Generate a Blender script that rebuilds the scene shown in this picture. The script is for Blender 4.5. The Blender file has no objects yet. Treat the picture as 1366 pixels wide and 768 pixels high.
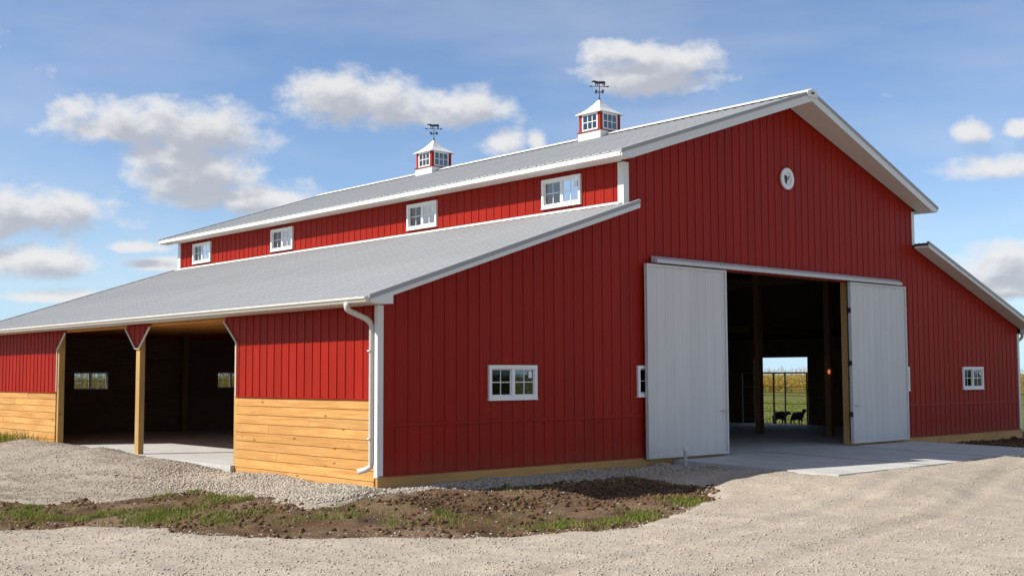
import bpy, bmesh, math, random
import numpy as np
from mathutils import Vector, Matrix

random.seed(7)
RNG = np.random.default_rng(11)
scene = bpy.context.scene
COL = scene.collection

# ------------------------------------------------------------------ camera
cam_d = bpy.data.cameras.new('camera')
cam = bpy.data.objects.new('camera', cam_d)
COL.objects.link(cam)
fwd = Vector((0.66749723, 0.74124789, 0.07070371))
rgt = Vector((0.74328355, -0.66896557, -0.00382442))
upv = Vector((-0.0444635, -0.05510569, 0.99749003))
M = Matrix.Identity(4)
for i in range(3):
    M[i][0] = rgt[i]; M[i][1] = upv[i]; M[i][2] = -fwd[i]
M[0][3], M[1][3], M[2][3] = -11.431, -15.936, 1.8
cam.matrix_world = M
cam_d.sensor_width = 36.0
cam_d.lens = 1559.4 / 1366 * 36.0
cam_d.shift_y = 5.5 / 1366
cam_d.clip_end = 6000
cam_d.clip_start = 0.1
scene.camera = cam

# ------------------------------------------------------------------ sun, sky
SUN_TO = Vector((-1.06, 0.56, 1.0)).normalized()
sun_el = math.asin(SUN_TO.z)
sun_az = math.atan2(SUN_TO.x, SUN_TO.y)
sd = bpy.data.lights.new('sun', 'SUN')
sd.energy = 5.0
sd.angle = math.radians(0.53)
sd.color = (1.0, 0.95, 0.87)
so = bpy.data.objects.new('sun', sd)
COL.objects.link(so)
so.rotation_euler = SUN_TO.to_track_quat('Z', 'Y').to_euler()
so.location = (-20, 20, 30)
scene.view_settings.view_transform = 'Standard'
scene.view_settings.look = 'None'
scene.view_settings.exposure = 0.45
scene.view_settings.gamma = 1.0
scene.view_settings.use_curve_mapping = False

SKY_STRENGTH = 0.097
world = bpy.data.worlds.new('World')
scene.world = world
world.use_nodes = True
# azimuth, elevation, half width, half height (degrees) of the cumulus clouds
CLOUDS = [(24.11, 11.5, 3.75, 1.1), (26.5, 11.35, 3.19, 1.32), (26.77, 9.54, 2.68, 1.54), (24.81, 10.22, 1.49, 0.74),
          (29.16, 8.35, 3.34, 0.81), (27.07, 8.39, 2.23, 0.88), (19.15, 7.26, 3.63, 1.18), (19.35, 5.1, 2.95, 0.81),
          (16.39, 6.72, 2.59, 1.47), (33.6, 13.11, 2.49, 1.25), (35.8, 13.02, 1.81, 1.32), (38.21, 12.49, 2.63, 0.51),
          (39.51, 12.89, 2.26, 0.96), (41.62, 11.27, 1.01, 0.66), (43.26, 11.34, 0.45, 0.48), (48.62, 14.45, 2.88, 1.25),
          (50.28, 14.96, 2.28, 0.81), (47.71, 15.4, 2.29, 0.66), (63.79, 10.81, 0.82, 0.59),
          (65.63, 10.9, 0.6, 0.44), (64.91, 9.18, 2.46, 0.55), (65.25, 4.91, 2.21, 0.88), (64.59, 3.81, 2.58, 0.74),
          (24.21, 6.01, 1.26, 0.33), (25.0, 5.19, 1.55, 0.33), (21.14, 3.58, 2.21, 0.33)]


def build_world():
    nt = world.node_tree
    nt.nodes.clear()

    def N(t, tree=nt, **kw):
        n = tree.nodes.new(t)
        for k, v in kw.items():
            setattr(n, k, v)
        return n
    out = N('ShaderNodeOutputWorld')
    sky = N('ShaderNodeTexSky', sky_type='NISHITA', sun_disc=False)
    sky.sun_elevation = sun_el
    sky.sun_rotation = sun_az
    sky.altitude = 600
    sky.air_density = 1.0
    sky.dust_density = 0.0
    sky.ozone_density = 2.2
    stc = N('ShaderNodeTexCoord'); smx = N('ShaderNodeVectorMath', operation='MAXIMUM')
    smx.inputs[1].default_value = (-2, -2, 0.075)
    nt.links.new(stc.outputs['Generated'], smx.inputs[0]); nt.links.new(smx.outputs[0], sky.inputs['Vector'])
    bg = N('ShaderNodeBackground')
    wb = N('ShaderNodeMix', data_type='RGBA', blend_type='MULTIPLY')   # camera white balance of the sky
    wb.inputs['Factor'].default_value = 1.0
    wb.inputs['B'].default_value = (0.97, 1.0, 1.10, 1)
    nt.links.new(sky.outputs[0], wb.inputs['A'])
    nt.links.new(wb.outputs['Result'], bg.inputs[0])
    bg.inputs[1].default_value = SKY_STRENGTH
    # cloud shape as a node group of (azimuth, elevation) in degrees
    g = bpy.data.node_groups.new('cloud_shape', 'ShaderNodeTree')
    g.interface.new_socket('P', in_out='INPUT', socket_type='NodeSocketVector')
    g.interface.new_socket('D', in_out='OUTPUT', socket_type='NodeSocketFloat')
    gi = N('NodeGroupInput', g); go = N('NodeGroupOutput', g)
    acc = None
    for az, el, w, h in CLOUDS:
        a = N('ShaderNodeVectorMath', g, operation='MULTIPLY_ADD')
        g.links.new(gi.outputs[0], a.inputs[0])
        a.inputs[1].default_value = (1 / w, 1 / h, 0)
        a.inputs[2].default_value = (-az / w, -el / h, 0)
        b = N('ShaderNodeVectorMath', g, operation='MULTIPLY')
        g.links.new(a.outputs[0], b.inputs[0]); b.inputs[1].default_value = (-1, -1.45, 0)
        c = N('ShaderNodeVectorMath', g, operation='MAXIMUM')
        g.links.new(a.outputs[0], c.inputs[0]); g.links.new(b.outputs[0], c.inputs[1])
        l = N('ShaderNodeVectorMath', g, operation='LENGTH')
        g.links.new(c.outputs[0], l.inputs[0])
        if acc is None:
            acc = l.outputs['Value']
        else:
            m = N('ShaderNodeMath', g, operation='SMOOTH_MIN')
            g.links.new(acc, m.inputs[0]); g.links.new(l.outputs['Value'], m.inputs[1])
            m.inputs[2].default_value = 0.22
            acc = m.outputs[0]
    # scattered fair weather clouds over the rest of the sky
    nz = N('ShaderNodeTexNoise', g); nz.inputs['Scale'].default_value = 0.055
    nz.inputs['Detail'].default_value = 3
    g.links.new(gi.outputs[0], nz.inputs['Vector'])
    r = N('ShaderNodeMapRange', g); r.inputs[1].default_value = 0.46; r.inputs[2].default_value = 0.64
    r.inputs[3].default_value = 1.7; r.inputs[4].default_value = 0.1
    g.links.new(nz.outputs[0], r.inputs[0])
    # keep the patch already holding the clouds above free of extra ones
    a = N('ShaderNodeVectorMath', g, operation='MULTIPLY_ADD')
    g.links.new(gi.outputs[0], a.inputs[0])
    a.inputs[1].default_value = (1 / 34, 1 / 17, 0); a.inputs[2].default_value = (-41 / 34, -6 / 17, 0)
    l = N('ShaderNodeVectorMath', g, operation='LENGTH'); g.links.new(a.outputs[0], l.inputs[0])
    k = N('ShaderNodeMapRange', g); k.inputs[1].default_value = 0.8; k.inputs[2].default_value = 1.15
    k.inputs[3].default_value = 1.3; k.inputs[4].default_value = 0.0
    g.links.new(l.outputs['Value'], k.inputs[0])
    s = N('ShaderNodeMath', g, operation='ADD'); g.links.new(r.outputs[0], s.inputs[0]); g.links.new(k.outputs[0], s.inputs[1])
    m = N('ShaderNodeMath', g, operation='MINIMUM'); g.links.new(acc, m.inputs[0]); g.links.new(s.outputs[0], m.inputs[1])
    acc = m.outputs[0]
    # fluffy edge
    n2 = N('ShaderNodeTexNoise', g); n2.inputs['Scale'].default_value = 0.55
    n2.inputs['Detail'].default_value = 7; n2.inputs['Roughness'].default_value = 0.58
    mp = N('ShaderNodeVectorMath', g, operation='MULTIPLY'); mp.inputs[1].default_value = (1, 1.5, 1)
    g.links.new(gi.outputs[0], mp.inputs[0]); g.links.new(mp.outputs[0], n2.inputs['Vector'])
    e1 = N('ShaderNodeMath', g, operation='MULTIPLY_ADD')
    g.links.new(n2.outputs[0], e1.inputs[0]); e1.inputs[1].default_value = 2.3; e1.inputs[2].default_value = 0.30
    e2 = N('ShaderNodeMath', g, operation='SUBTRACT')
    g.links.new(e1.outputs[0], e2.inputs[0]); g.links.new(acc, e2.inputs[1])
    g.links.new(e2.outputs[0], go.inputs[0])

    tc = N('ShaderNodeTexCoord')
    sx = N('ShaderNodeSeparateXYZ'); nt.links.new(tc.outputs['Generated'], sx.inputs[0])
    at = N('ShaderNodeMath', operation='ARCTAN2'); nt.links.new(sx.outputs[0], at.inputs[0]); nt.links.new(sx.outputs[1], at.inputs[1])
    asn = N('ShaderNodeMath', operation='ARCSINE', use_clamp=False); nt.links.new(sx.outputs[2], asn.inputs[0])
    cb = N('ShaderNodeCombineXYZ'); nt.links.new(at.outputs[0], cb.inputs[0]); nt.links.new(asn.outputs[0], cb.inputs[1])
    deg = N('ShaderNodeVectorMath', operation='SCALE'); nt.links.new(cb.outputs[0], deg.inputs[0]); deg.inputs[3].default_value = 180 / math.pi
    g1 = N('ShaderNodeGroup', node_tree=g); nt.links.new(deg.outputs[0], g1.inputs[0])
    off = N('ShaderNodeVectorMath', operation='ADD'); nt.links.new(deg.outputs[0], off.inputs[0]); off.inputs[1].default_value = (-0.35, 0.75, 0)
    g2 = N('ShaderNodeGroup', node_tree=g); nt.links.new(off.outputs[0], g2.inputs[0])
    d1 = N('ShaderNodeMapRange', interpolation_type='SMOOTHSTEP'); nt.links.new(g1.outputs[0], d1.inputs[0])
    d1.inputs[1].default_value = -0.12; d1.inputs[2].default_value = 0.92
    # thin veil of high cirrus
    ci = N('ShaderNodeTexNoise'); ci.inputs['Scale'].default_value = 0.12; ci.inputs['Detail'].default_value = 5
    mp = N('ShaderNodeVectorMath', operation='MULTIPLY'); mp.inputs[1].default_value = (0.6, 2.2, 1)
    nt.links.new(deg.outputs[0], mp.inputs[0]); nt.links.new(mp.outputs[0], ci.inputs['Vector'])
    cr = N('ShaderNodeMapRange'); cr.inputs[1].default_value = 0.42; cr.inputs[2].default_value = 0.72
    cr.inputs[3].default_value = 0.0; cr.inputs[4].default_value = 0.22
    nt.links.new(ci.outputs[0], cr.inputs[0])
    fac = N('ShaderNodeMath', operation='MULTIPLY'); nt.links.new(d1.outputs[0], fac.inputs[0]); fac.inputs[1].default_value = 0.93
    fm = N('ShaderNodeMath', operation='MAXIMUM'); nt.links.new(fac.outputs[0], fm.inputs[0]); nt.links.new(cr.outputs[0], fm.inputs[1])
    # no cloud below the horizon
    hz = N('ShaderNodeMapRange'); hz.inputs[1].default_value = 0.0; hz.inputs[2].default_value = 0.03
    nt.links.new(sx.outputs[2], hz.inputs[0])
    ff = N('ShaderNodeMath', operation='MULTIPLY'); nt.links.new(fm.outputs[0], ff.inputs[0]); nt.links.new(hz.outputs[0], ff.inputs[1])
    sh = N('ShaderNodeMapRange', interpolation_type='SMOOTHSTEP'); nt.links.new(g2.outputs[0], sh.inputs[0])
    sh.inputs[1].default_value = 0.1; sh.inputs[2].default_value = 1.15
    cm = N('ShaderNodeMix', data_type='RGBA'); nt.links.new(sh.outputs[0], cm.inputs['Factor'])
    cm.inputs['A'].default_value = (0.62, 0.615, 0.615, 1)
    cm.inputs['B'].default_value = (0.36, 0.375, 0.42, 1)
    cbg = N('ShaderNodeBackground'); nt.links.new(cm.outputs['Result'], cbg.inputs[0]); cbg.inputs[1].default_value = 1.0
    mix = N('ShaderNodeMixShader')
    nt.links.new(ff.outputs[0], mix.inputs[0]); nt.links.new(bg.outputs[0], mix.inputs[1]); nt.links.new(cbg.outputs[0], mix.inputs[2])
    nt.links.new(mix.outputs[0], out.inputs[0])


build_world()
scene.render.engine = 'CYCLES'


# ------------------------------------------------------------------ materials
def new_mat(name):
    m = bpy.data.materials.new(name)
    m.use_nodes = True
    nt = m.node_tree
    b = nt.nodes['Principled BSDF']
    return m, nt, b


def coords(nt, scale=(1, 1, 1), obj=True):
    tc = nt.nodes.new('ShaderNodeTexCoord')
    mp = nt.nodes.new('ShaderNodeMapping')
    mp.inputs['Scale'].default_value = scale
    nt.links.new(tc.outputs['Object'], mp.inputs[0])
    return mp.outputs[0]


def noise(nt, vec, scale, detail=4, rough=0.55):
    n = nt.nodes.new('ShaderNodeTexNoise')
    n.inputs['Scale'].default_value = scale
    n.inputs['Detail'].default_value = detail
    n.inputs['Roughness'].default_value = rough
    nt.links.new(vec, n.inputs['Vector'])
    return n.outputs[0]


def ramp(nt, src, stops):
    r = nt.nodes.new('ShaderNodeValToRGB')
    el = r.color_ramp.elements
    while len(el) < len(stops):
        el.new(0.5)
    for e, (p, c) in zip(el, stops):
        e.position = p
        e.color = (*c, 1) if len(c) == 3 else c
    nt.links.new(src, r.inputs[0])
    return r.outputs[0]


def mixc(nt, fac, a, b, mode='MIX'):
    m = nt.nodes.new('ShaderNodeMix')
    m.data_type = 'RGBA'; m.blend_type = mode
    for s, v in (('Factor', fac), ('A', a), ('B', b)):
        if isinstance(v, (int, float)):
            m.inputs[s].default_value = v
        elif isinstance(v, tuple):
            m.inputs[s].default_value = (*v, 1)
        else:
            nt.links.new(v, m.inputs[s])
    return m.outputs['Result']


def bump(nt, b, src, strength, dist):
    n = nt.nodes.new('ShaderNodeBump')
    n.inputs['Strength'].default_value = strength
    n.inputs['Distance'].default_value = dist
    nt.links.new(src, n.inputs['Height'])
    nt.links.new(n.outputs[0], b.inputs['Normal'])


def scale_c(c, k):
    return tuple(min(1, x * k) for x in c)


def painted(name, col, rough=0.45, var=0.12, dirt=(0.25, 0.22, 0.18), dirt_amt=0.1, spec=0.4, stretch=(1, 1, 0.25), per_object=0.0, mud=0.0):
    m, nt, b = new_mat(name)
    v = coords(nt, stretch)
    n1 = noise(nt, v, 2.2, 5)
    c = ramp(nt, n1, [(0.3, scale_c(col, 1 - var)), (0.7, scale_c(col, 1 + var))])
    n2 = noise(nt, v, 9, 6, 0.65)
    f = ramp(nt, n2, [(0.5, (0, 0, 0)), (0.8, (dirt_amt,) * 3)])
    c = mixc(nt, f, c, dirt)
    if mud:
        tc = nt.nodes.new('ShaderNodeTexCoord'); sx = nt.nodes.new('ShaderNodeSeparateXYZ'); nt.links.new(tc.outputs['Object'], sx.inputs[0])
        a = nt.nodes.new('ShaderNodeMath'); a.operation = 'MULTIPLY_ADD'; a.inputs[1].default_value = 0.9
        nt.links.new(noise(nt, coords(nt, (3, 3, 1.2)), 2.0, 6, 0.7), a.inputs[0]); nt.links.new(sx.outputs[2], a.inputs[2])
        f = ramp(nt, a.outputs[0], [(0.55, (mud,) * 3), (0.95, (0, 0, 0))])
        c = mixc(nt, f, c, (0.22, 0.165, 0.11))
    if per_object:
        oi = nt.nodes.new('ShaderNodeObjectInfo')
        k = ramp(nt, oi.outputs['Random'], [(0, (1 - per_object,) * 3), (1, (1,) * 3)])
        c = mixc(nt, 1.0, c, k, 'MULTIPLY')
    nt.links.new(c, b.inputs['Base Color'])
    rr = nt.nodes.new('ShaderNodeMapRange')
    rr.inputs[3].default_value = rough - 0.08; rr.inputs[4].default_value = rough + 0.12
    nt.links.new(n1, rr.inputs[0]); nt.links.new(rr.outputs[0], b.inputs['Roughness'])
    b.inputs['Specular IOR Level'].default_value = spec
    big = noise(nt, coords(nt, (1, 1, 0.5)), 1.3, 2)
    bump(nt, b, big, 0.4, 0.02)
    return m


def wood(name, light, dark, axis, knots=True, rough=0.65):
    m, nt, b = new_mat(name)
    s = [14, 14, 14]
    s[axis] = 0.7
    v = coords(nt, tuple(s))
    oi = nt.nodes.new('ShaderNodeObjectInfo')
    add = nt.nodes.new('ShaderNodeVectorMath'); add.operation = 'ADD'
    sc = nt.nodes.new('ShaderNodeMath'); sc.operation = 'MULTIPLY'; sc.inputs[1].default_value = 37.0
    nt.links.new(oi.outputs['Random'], sc.inputs[0])
    nt.links.new(v, add.inputs[0]); nt.links.new(sc.outputs[0], add.inputs[1])
    g = noise(nt, add.outputs[0], 1.6, 6, 0.6)
    c = ramp(nt, g, [(0.3, dark), (0.55, light), (0.8, scale_c(light, 1.12))])
    tone = ramp(nt, oi.outputs['Random'], [(0, (0.80, 0.76, 0.70)), (0.3, (0.97, 0.95, 0.92)), (0.7, (1, 1, 1)), (1, (0.88, 0.90, 0.95))])
    c = mixc(nt, 1.0, c, tone, 'MULTIPLY')
    s2 = [1, 1, 1]; s2[axis] = 0.45
    v2 = coords(nt, tuple(s2))
    add2 = nt.nodes.new('ShaderNodeVectorMath'); add2.operation = 'ADD'
    nt.links.new(v2, add2.inputs[0]); nt.links.new(sc.outputs[0], add2.inputs[1])
    patch = noise(nt, add2.outputs[0], 1.2, 3)
    c = mixc(nt, ramp(nt, patch, [(0.42, (0, 0, 0)), (0.72, (0.65,) * 3)]), c, scale_c(dark, 0.8))
    if knots:
        vo = nt.nodes.new('ShaderNodeTexVoronoi'); vo.inputs['Scale'].default_value = 4.6
        nt.links.new(add2.outputs[0], vo.inputs['Vector'])
        kf = ramp(nt, vo.outputs['Distance'], [(0.06, (0.9,) * 3), (0.13, (0, 0, 0))])
        c = mixc(nt, kf, c, scale_c(dark, 0.35))
    nt.links.new(c, b.inputs['Base Color'])
    b.inputs['Roughness'].default_value = rough
    b.inputs['Specular IOR Level'].default_value = 0.25
    bump(nt, b, g, 0.25, 0.006)
    return m


def ground_mat(name, kind, k=1.0):
    m, nt, b = new_mat(name)
    v = coords(nt)
    big = noise(nt, v, 0.35, 4)
    mid = noise(nt, v, 2.3, 5, 0.6)
    fine = noise(nt, v, 26, 5, 0.7)
    if kind == 'soil':
        c = ramp(nt, mid, [(0.25, (0.07, 0.039, 0.021)), (0.5, (0.165, 0.095, 0.05)), (0.75, (0.26, 0.165, 0.095))])
        c = mixc(nt, ramp(nt, fine, [(0.35, (0.6,) * 3), (0.6, (0, 0, 0))]), c, (0.022, 0.014, 0.009))
        c = mixc(nt, ramp(nt, noise(nt, v, 0.8, 4), [(0.42, (0, 0, 0)), (0.62, (0.7,) * 3)]), c, (0.24, 0.165, 0.105))
        c = mixc(nt, ramp(nt, noise(nt, v, 1.3, 5), [(0.36, (0.75,) * 3), (0.5, (0, 0, 0))]), c, (0.05, 0.028, 0.017))
        # a sown field and lawn take over away from the yard
        tc = nt.nodes.new('ShaderNodeTexCoord')
        sx = nt.nodes.new('ShaderNodeSeparateXYZ'); nt.links.new(tc.outputs['Object'], sx.inputs[0])
        d = nt.nodes.new('ShaderNodeVectorMath'); d.operation = 'DISTANCE'
        nt.links.new(tc.outputs['Object'], d.inputs[0]); d.inputs[1].default_value = (4, -3, 0)
        fr = nt.nodes.new('ShaderNodeMapRange'); fr.inputs[1].default_value = 20; fr.inputs[2].default_value = 25
        nt.links.new(d.outputs['Value'], fr.inputs[0])
        gr = ramp(nt, mid, [(0.3, (0.07, 0.085, 0.018)), (0.55, (0.125, 0.125, 0.03)), (0.8, (0.21, 0.175, 0.06))])
        c = mixc(nt, fr.outputs[0], c, gr)
        bs, bd = 0.9, 0.05
    elif kind == 'fine_gravel':
        c = ramp(nt, mid, [(0.25, (0.31, 0.255, 0.20)), (0.55, (0.40, 0.345, 0.28)), (0.8, (0.49, 0.435, 0.365))])
        c = mixc(nt, ramp(nt, big, [(0.4, (0, 0, 0)), (0.7, (0.55,) * 3)]), c, (0.31, 0.26, 0.205))
        trk = nt.nodes.new('ShaderNodeMapping'); trk.inputs['Rotation'].default_value = (0, 0, math.radians(-62 if k < 1 else 28)); trk.inputs['Scale'].default_value = (0.16, 1.5, 1)
        nt.links.new(v, trk.inputs[0])
        tn = noise(nt, trk.outputs[0], 1.1, 4, 0.55)
        c = mixc(nt, 1.0, c, ramp(nt, tn, [(0.32, (0.74, 0.72, 0.69)), (0.46, (0.97, 0.96, 0.95)), (0.56, (1.0, 1.0, 1.0)), (0.72, (1.14, 1.14, 1.14))]), 'MULTIPLY')
        vo = nt.nodes.new('ShaderNodeTexVoronoi'); vo.inputs['Scale'].default_value = 36
        nt.links.new(v, vo.inputs['Vector'])
        c = mixc(nt, 0.4, c, ramp(nt, vo.outputs['Color'], [(0.1, (0.22, 0.185, 0.15)), (0.5, (0.40, 0.35, 0.29)), (0.95, (0.58, 0.54, 0.47))]))
        c = mixc(nt, ramp(nt, fine, [(0.30, (0.5,) * 3), (0.5, (0, 0, 0))]), c, (0.22, 0.18, 0.14))
        c = mixc(nt, 1.0, c, (k, k * .985, k * .96), 'MULTIPLY')
        bs, bd = 0.8, 0.03
    elif kind == 'concrete':
        c = ramp(nt, mid, [(0.25, (0.40, 0.395, 0.37)), (0.7, (0.52, 0.515, 0.49))])
        c = mixc(nt, ramp(nt, big, [(0.45, (0, 0, 0)), (0.7, (0.5,) * 3)]), c, (0.36, 0.35, 0.32))
        c = mixc(nt, ramp(nt, fine, [(0.55, (0, 0, 0)), (0.75, (0.35,) * 3)]), c, (0.3, 0.28, 0.25))
        bs, bd = 0.2, 0.01
    nt.links.new(c, b.inputs['Base Color'])
    b.inputs['Roughness'].default_value = 0.95 if kind != 'concrete' else 0.8
    b.inputs['Specular IOR Level'].default_value = 0.15
    if kind == 'fine_gravel':
        bump(nt, b, vo.outputs['Distance'], 0.3, -0.02)
    else:
        bump(nt, b, fine, bs, bd)
    return m


def varied(name, stops, scale, rough=0.8, translucent=0.0, spec=0.2):
    """colour varies from piece to piece with position"""
    m, nt, b = new_mat(name)
    v = coords(nt)
    n = noise(nt, v, scale, 3, 0.7)
    c = ramp(nt, n, stops)
    nt.links.new(c, b.inputs['Base Color'])
    b.inputs['Roughness'].default_value = rough
    b.inputs['Specular IOR Level'].default_value = spec
    if translucent:
        t = nt.nodes.new('ShaderNodeBsdfTranslucent')
        nt.links.new(c, t.inputs[0])
        mx = nt.nodes.new('ShaderNodeMixShader'); mx.inputs[0].default_value = translucent
        nt.links.new(b.outputs[0], mx.inputs[1]); nt.links.new(t.outputs[0], mx.inputs[2])
        nt.links.new(mx.outputs[0], nt.nodes['Material Output'].inputs[0])
    return m


def glass_mat(name='window_glass', tint=(0.62, 0.66, 0.68, 1), refl=0.75):
    m, nt, b = new_mat(name)
    nt.nodes.remove(b)
    t = nt.nodes.new('ShaderNodeBsdfTransparent'); t.inputs[0].default_value = tint
    g = nt.nodes.new('ShaderNodeBsdfGlossy'); g.inputs['Roughness'].default_value = 0.03
    f = nt.nodes.new('ShaderNodeFresnel'); f.inputs[0].default_value = 1.55
    ma = nt.nodes.new('ShaderNodeMath'); ma.operation = 'MULTIPLY_ADD'
    ma.inputs[1].default_value = refl; ma.inputs[2].default_value = 0.03 * refl; ma.use_clamp = True
    nt.links.new(f.outputs[0], ma.inputs[0])
    n = nt.nodes.new('ShaderNodeBump'); n.inputs['Strength'].default_value = 0.06; n.inputs['Distance'].default_value = 0.02
    nz = noise(nt, coords(nt), 3.0, 2)
    nt.links.new(nz, n.inputs['Height']); nt.links.new(n.outputs[0], g.inputs['Normal'])
    mx = nt.nodes.new('ShaderNodeMixShader')
    nt.links.new(ma.outputs[0], mx.inputs[0]); nt.links.new(t.outputs[0], mx.inputs[1]); nt.links.new(g.outputs[0], mx.inputs[2])
    nt.links.new(mx.outputs[0], nt.nodes['Material Output'].inputs[0])
    return m


RED = (0.300, 0.0115, 0.0033)
MAT = dict(
    red=painted('red_steel', RED, 0.45, 0.08, (0.25, 0.05, 0.03), 0.2, 0.16, per_object=0.10, mud=0.14),
    roof=painted('roof_steel', (0.345, 0.35, 0.352), 0.5, 0.05, (0.34, 0.33, 0.31), 0.2, 0.4, (0.3, 1, 1), per_object=0.06),
    white=painted('white_trim', (0.70, 0.70, 0.68), 0.4, 0.04, (0.45, 0.42, 0.37), 0.15),
    gutter=painted('gutter_white', (0.60, 0.58, 0.53), 0.45, 0.04, (0.4, 0.37, 0.32), 0.2),
    soffit=painted('white_soffit', (0.66, 0.64, 0.60), 0.5, 0.04, (0.5, 0.46, 0.4), 0.1),
    door=painted('grey_door_steel', (0.60, 0.59, 0.575), 0.42, 0.04, (0.42, 0.40, 0.37), 0.03, per_object=0.05, mud=0.15),
    track=painted('track_steel', (0.52, 0.51, 0.50), 0.4, 0.05, (0.35, 0.33, 0.3), 0.2),
    frame=painted('white_vinyl', (0.78, 0.78, 0.77), 0.35, 0.02, (0.5, 0.48, 0.45), 0.08),
    glass=glass_mat(),
    screen=glass_mat('screened_glass', (0.28, 0.29, 0.30, 1), 0.22),
    sticker=painted('paper_sticker', (0.75, 0.75, 0.75), 0.6, 0.03),
    board_y=wood('pine_board', (0.60, 0.325, 0.105), (0.46, 0.215, 0.055), 1),
    board_x=wood('skirt_board_wood', (0.56, 0.33, 0.12), (0.44, 0.24, 0.08), 0),
    post=wood('post_wood', (0.50, 0.32, 0.12), (0.38, 0.22, 0.075), 2),
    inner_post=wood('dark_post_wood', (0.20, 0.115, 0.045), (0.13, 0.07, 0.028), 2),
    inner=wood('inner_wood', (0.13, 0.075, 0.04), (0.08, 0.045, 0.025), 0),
    ply=wood('ceiling_wood', (0.72, 0.31, 0.075), (0.56, 0.21, 0.045), 1, knots=False),
    soil=ground_mat('soil', 'soil'),
    gravel=ground_mat('drive_gravel', 'fine_gravel', 0.99),
    yard=ground_mat('yard_gravel', 'fine_gravel', 0.75),
    yard_chip=varied('yard_chip', [(0.25, (0.14, 0.115, 0.09)), (0.45, (0.25, 0.21, 0.165)), (0.6, (0.33, 0.285, 0.235)), (0.8, (0.46, 0.42, 0.36))], 19, 0.9),
    concrete=ground_mat('concrete', 'concrete'),
    stone=varied('white_stone', [(0.25, (0.16, 0.13, 0.095)), (0.45, (0.33, 0.285, 0.225)), (0.6, (0.43, 0.38, 0.31)), (0.8, (0.56, 0.51, 0.435))], 21, 0.85),
    chip=varied('gravel_chip', [(0.25, (0.26, 0.215, 0.17)), (0.45, (0.36, 0.31, 0.25)), (0.6, (0.43, 0.375, 0.31)), (0.8, (0.54, 0.495, 0.43))], 19, 0.9),
    clod=varied('soil_clod', [(0.3, (0.035, 0.02, 0.012)), (0.5, (0.105, 0.06, 0.034)), (0.75, (0.20, 0.125, 0.075))], 9, 0.95, spec=0.05),
    grass=varied('grass_blade', [(0.30, (0.08, 0.14, 0.015)), (0.46, (0.15, 0.20, 0.03)), (0.58, (0.26, 0.24, 0.06)), (0.72, (0.38, 0.31, 0.13))], 4.5, 0.6, 0.3),
    corn=varied('corn_leaf', [(0.28, (0.13, 0.14, 0.02)), (0.40, (0.36, 0.27, 0.04)), (0.52, (0.55, 0.38, 0.08)), (0.72, (0.62, 0.47, 0.19))], 2.2, 0.7, 0.45),
    pipe=painted('grey_steel_pipe', (0.16, 0.15, 0.14), 0.5, 0.1),
    galv=painted('galvanised_pipe', (0.42, 0.43, 0.44), 0.4, 0.08),
    wool=varied('dark_wool', [(0.3, (0.012, 0.010, 0.009)), (0.7, (0.035, 0.028, 0.024))], 30, 0.95),
    iron=painted('black_iron', (0.02, 0.02, 0.022), 0.5, 0.1),
    leaf=varied('tree_leaf', [(0.3, (0.03, 0.055, 0.015)), (0.7, (0.09, 0.12, 0.03))], 0.8, 0.7, 0.2),
    dark=painted('dark_vent', (0.03, 0.035, 0.04), 0.6, 0.1),
)
m, nt, b = new_mat('lamp_amber')
b.inputs['Base Color'].default_value = (0.8, 0.25, 0.05, 1)
b.inputs['Emission Color'].default_value = (1.0, 0.25, 0.06, 1)
b.inputs['Emission Strength'].default_value = 0.5
MAT['amber'] = m


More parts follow.
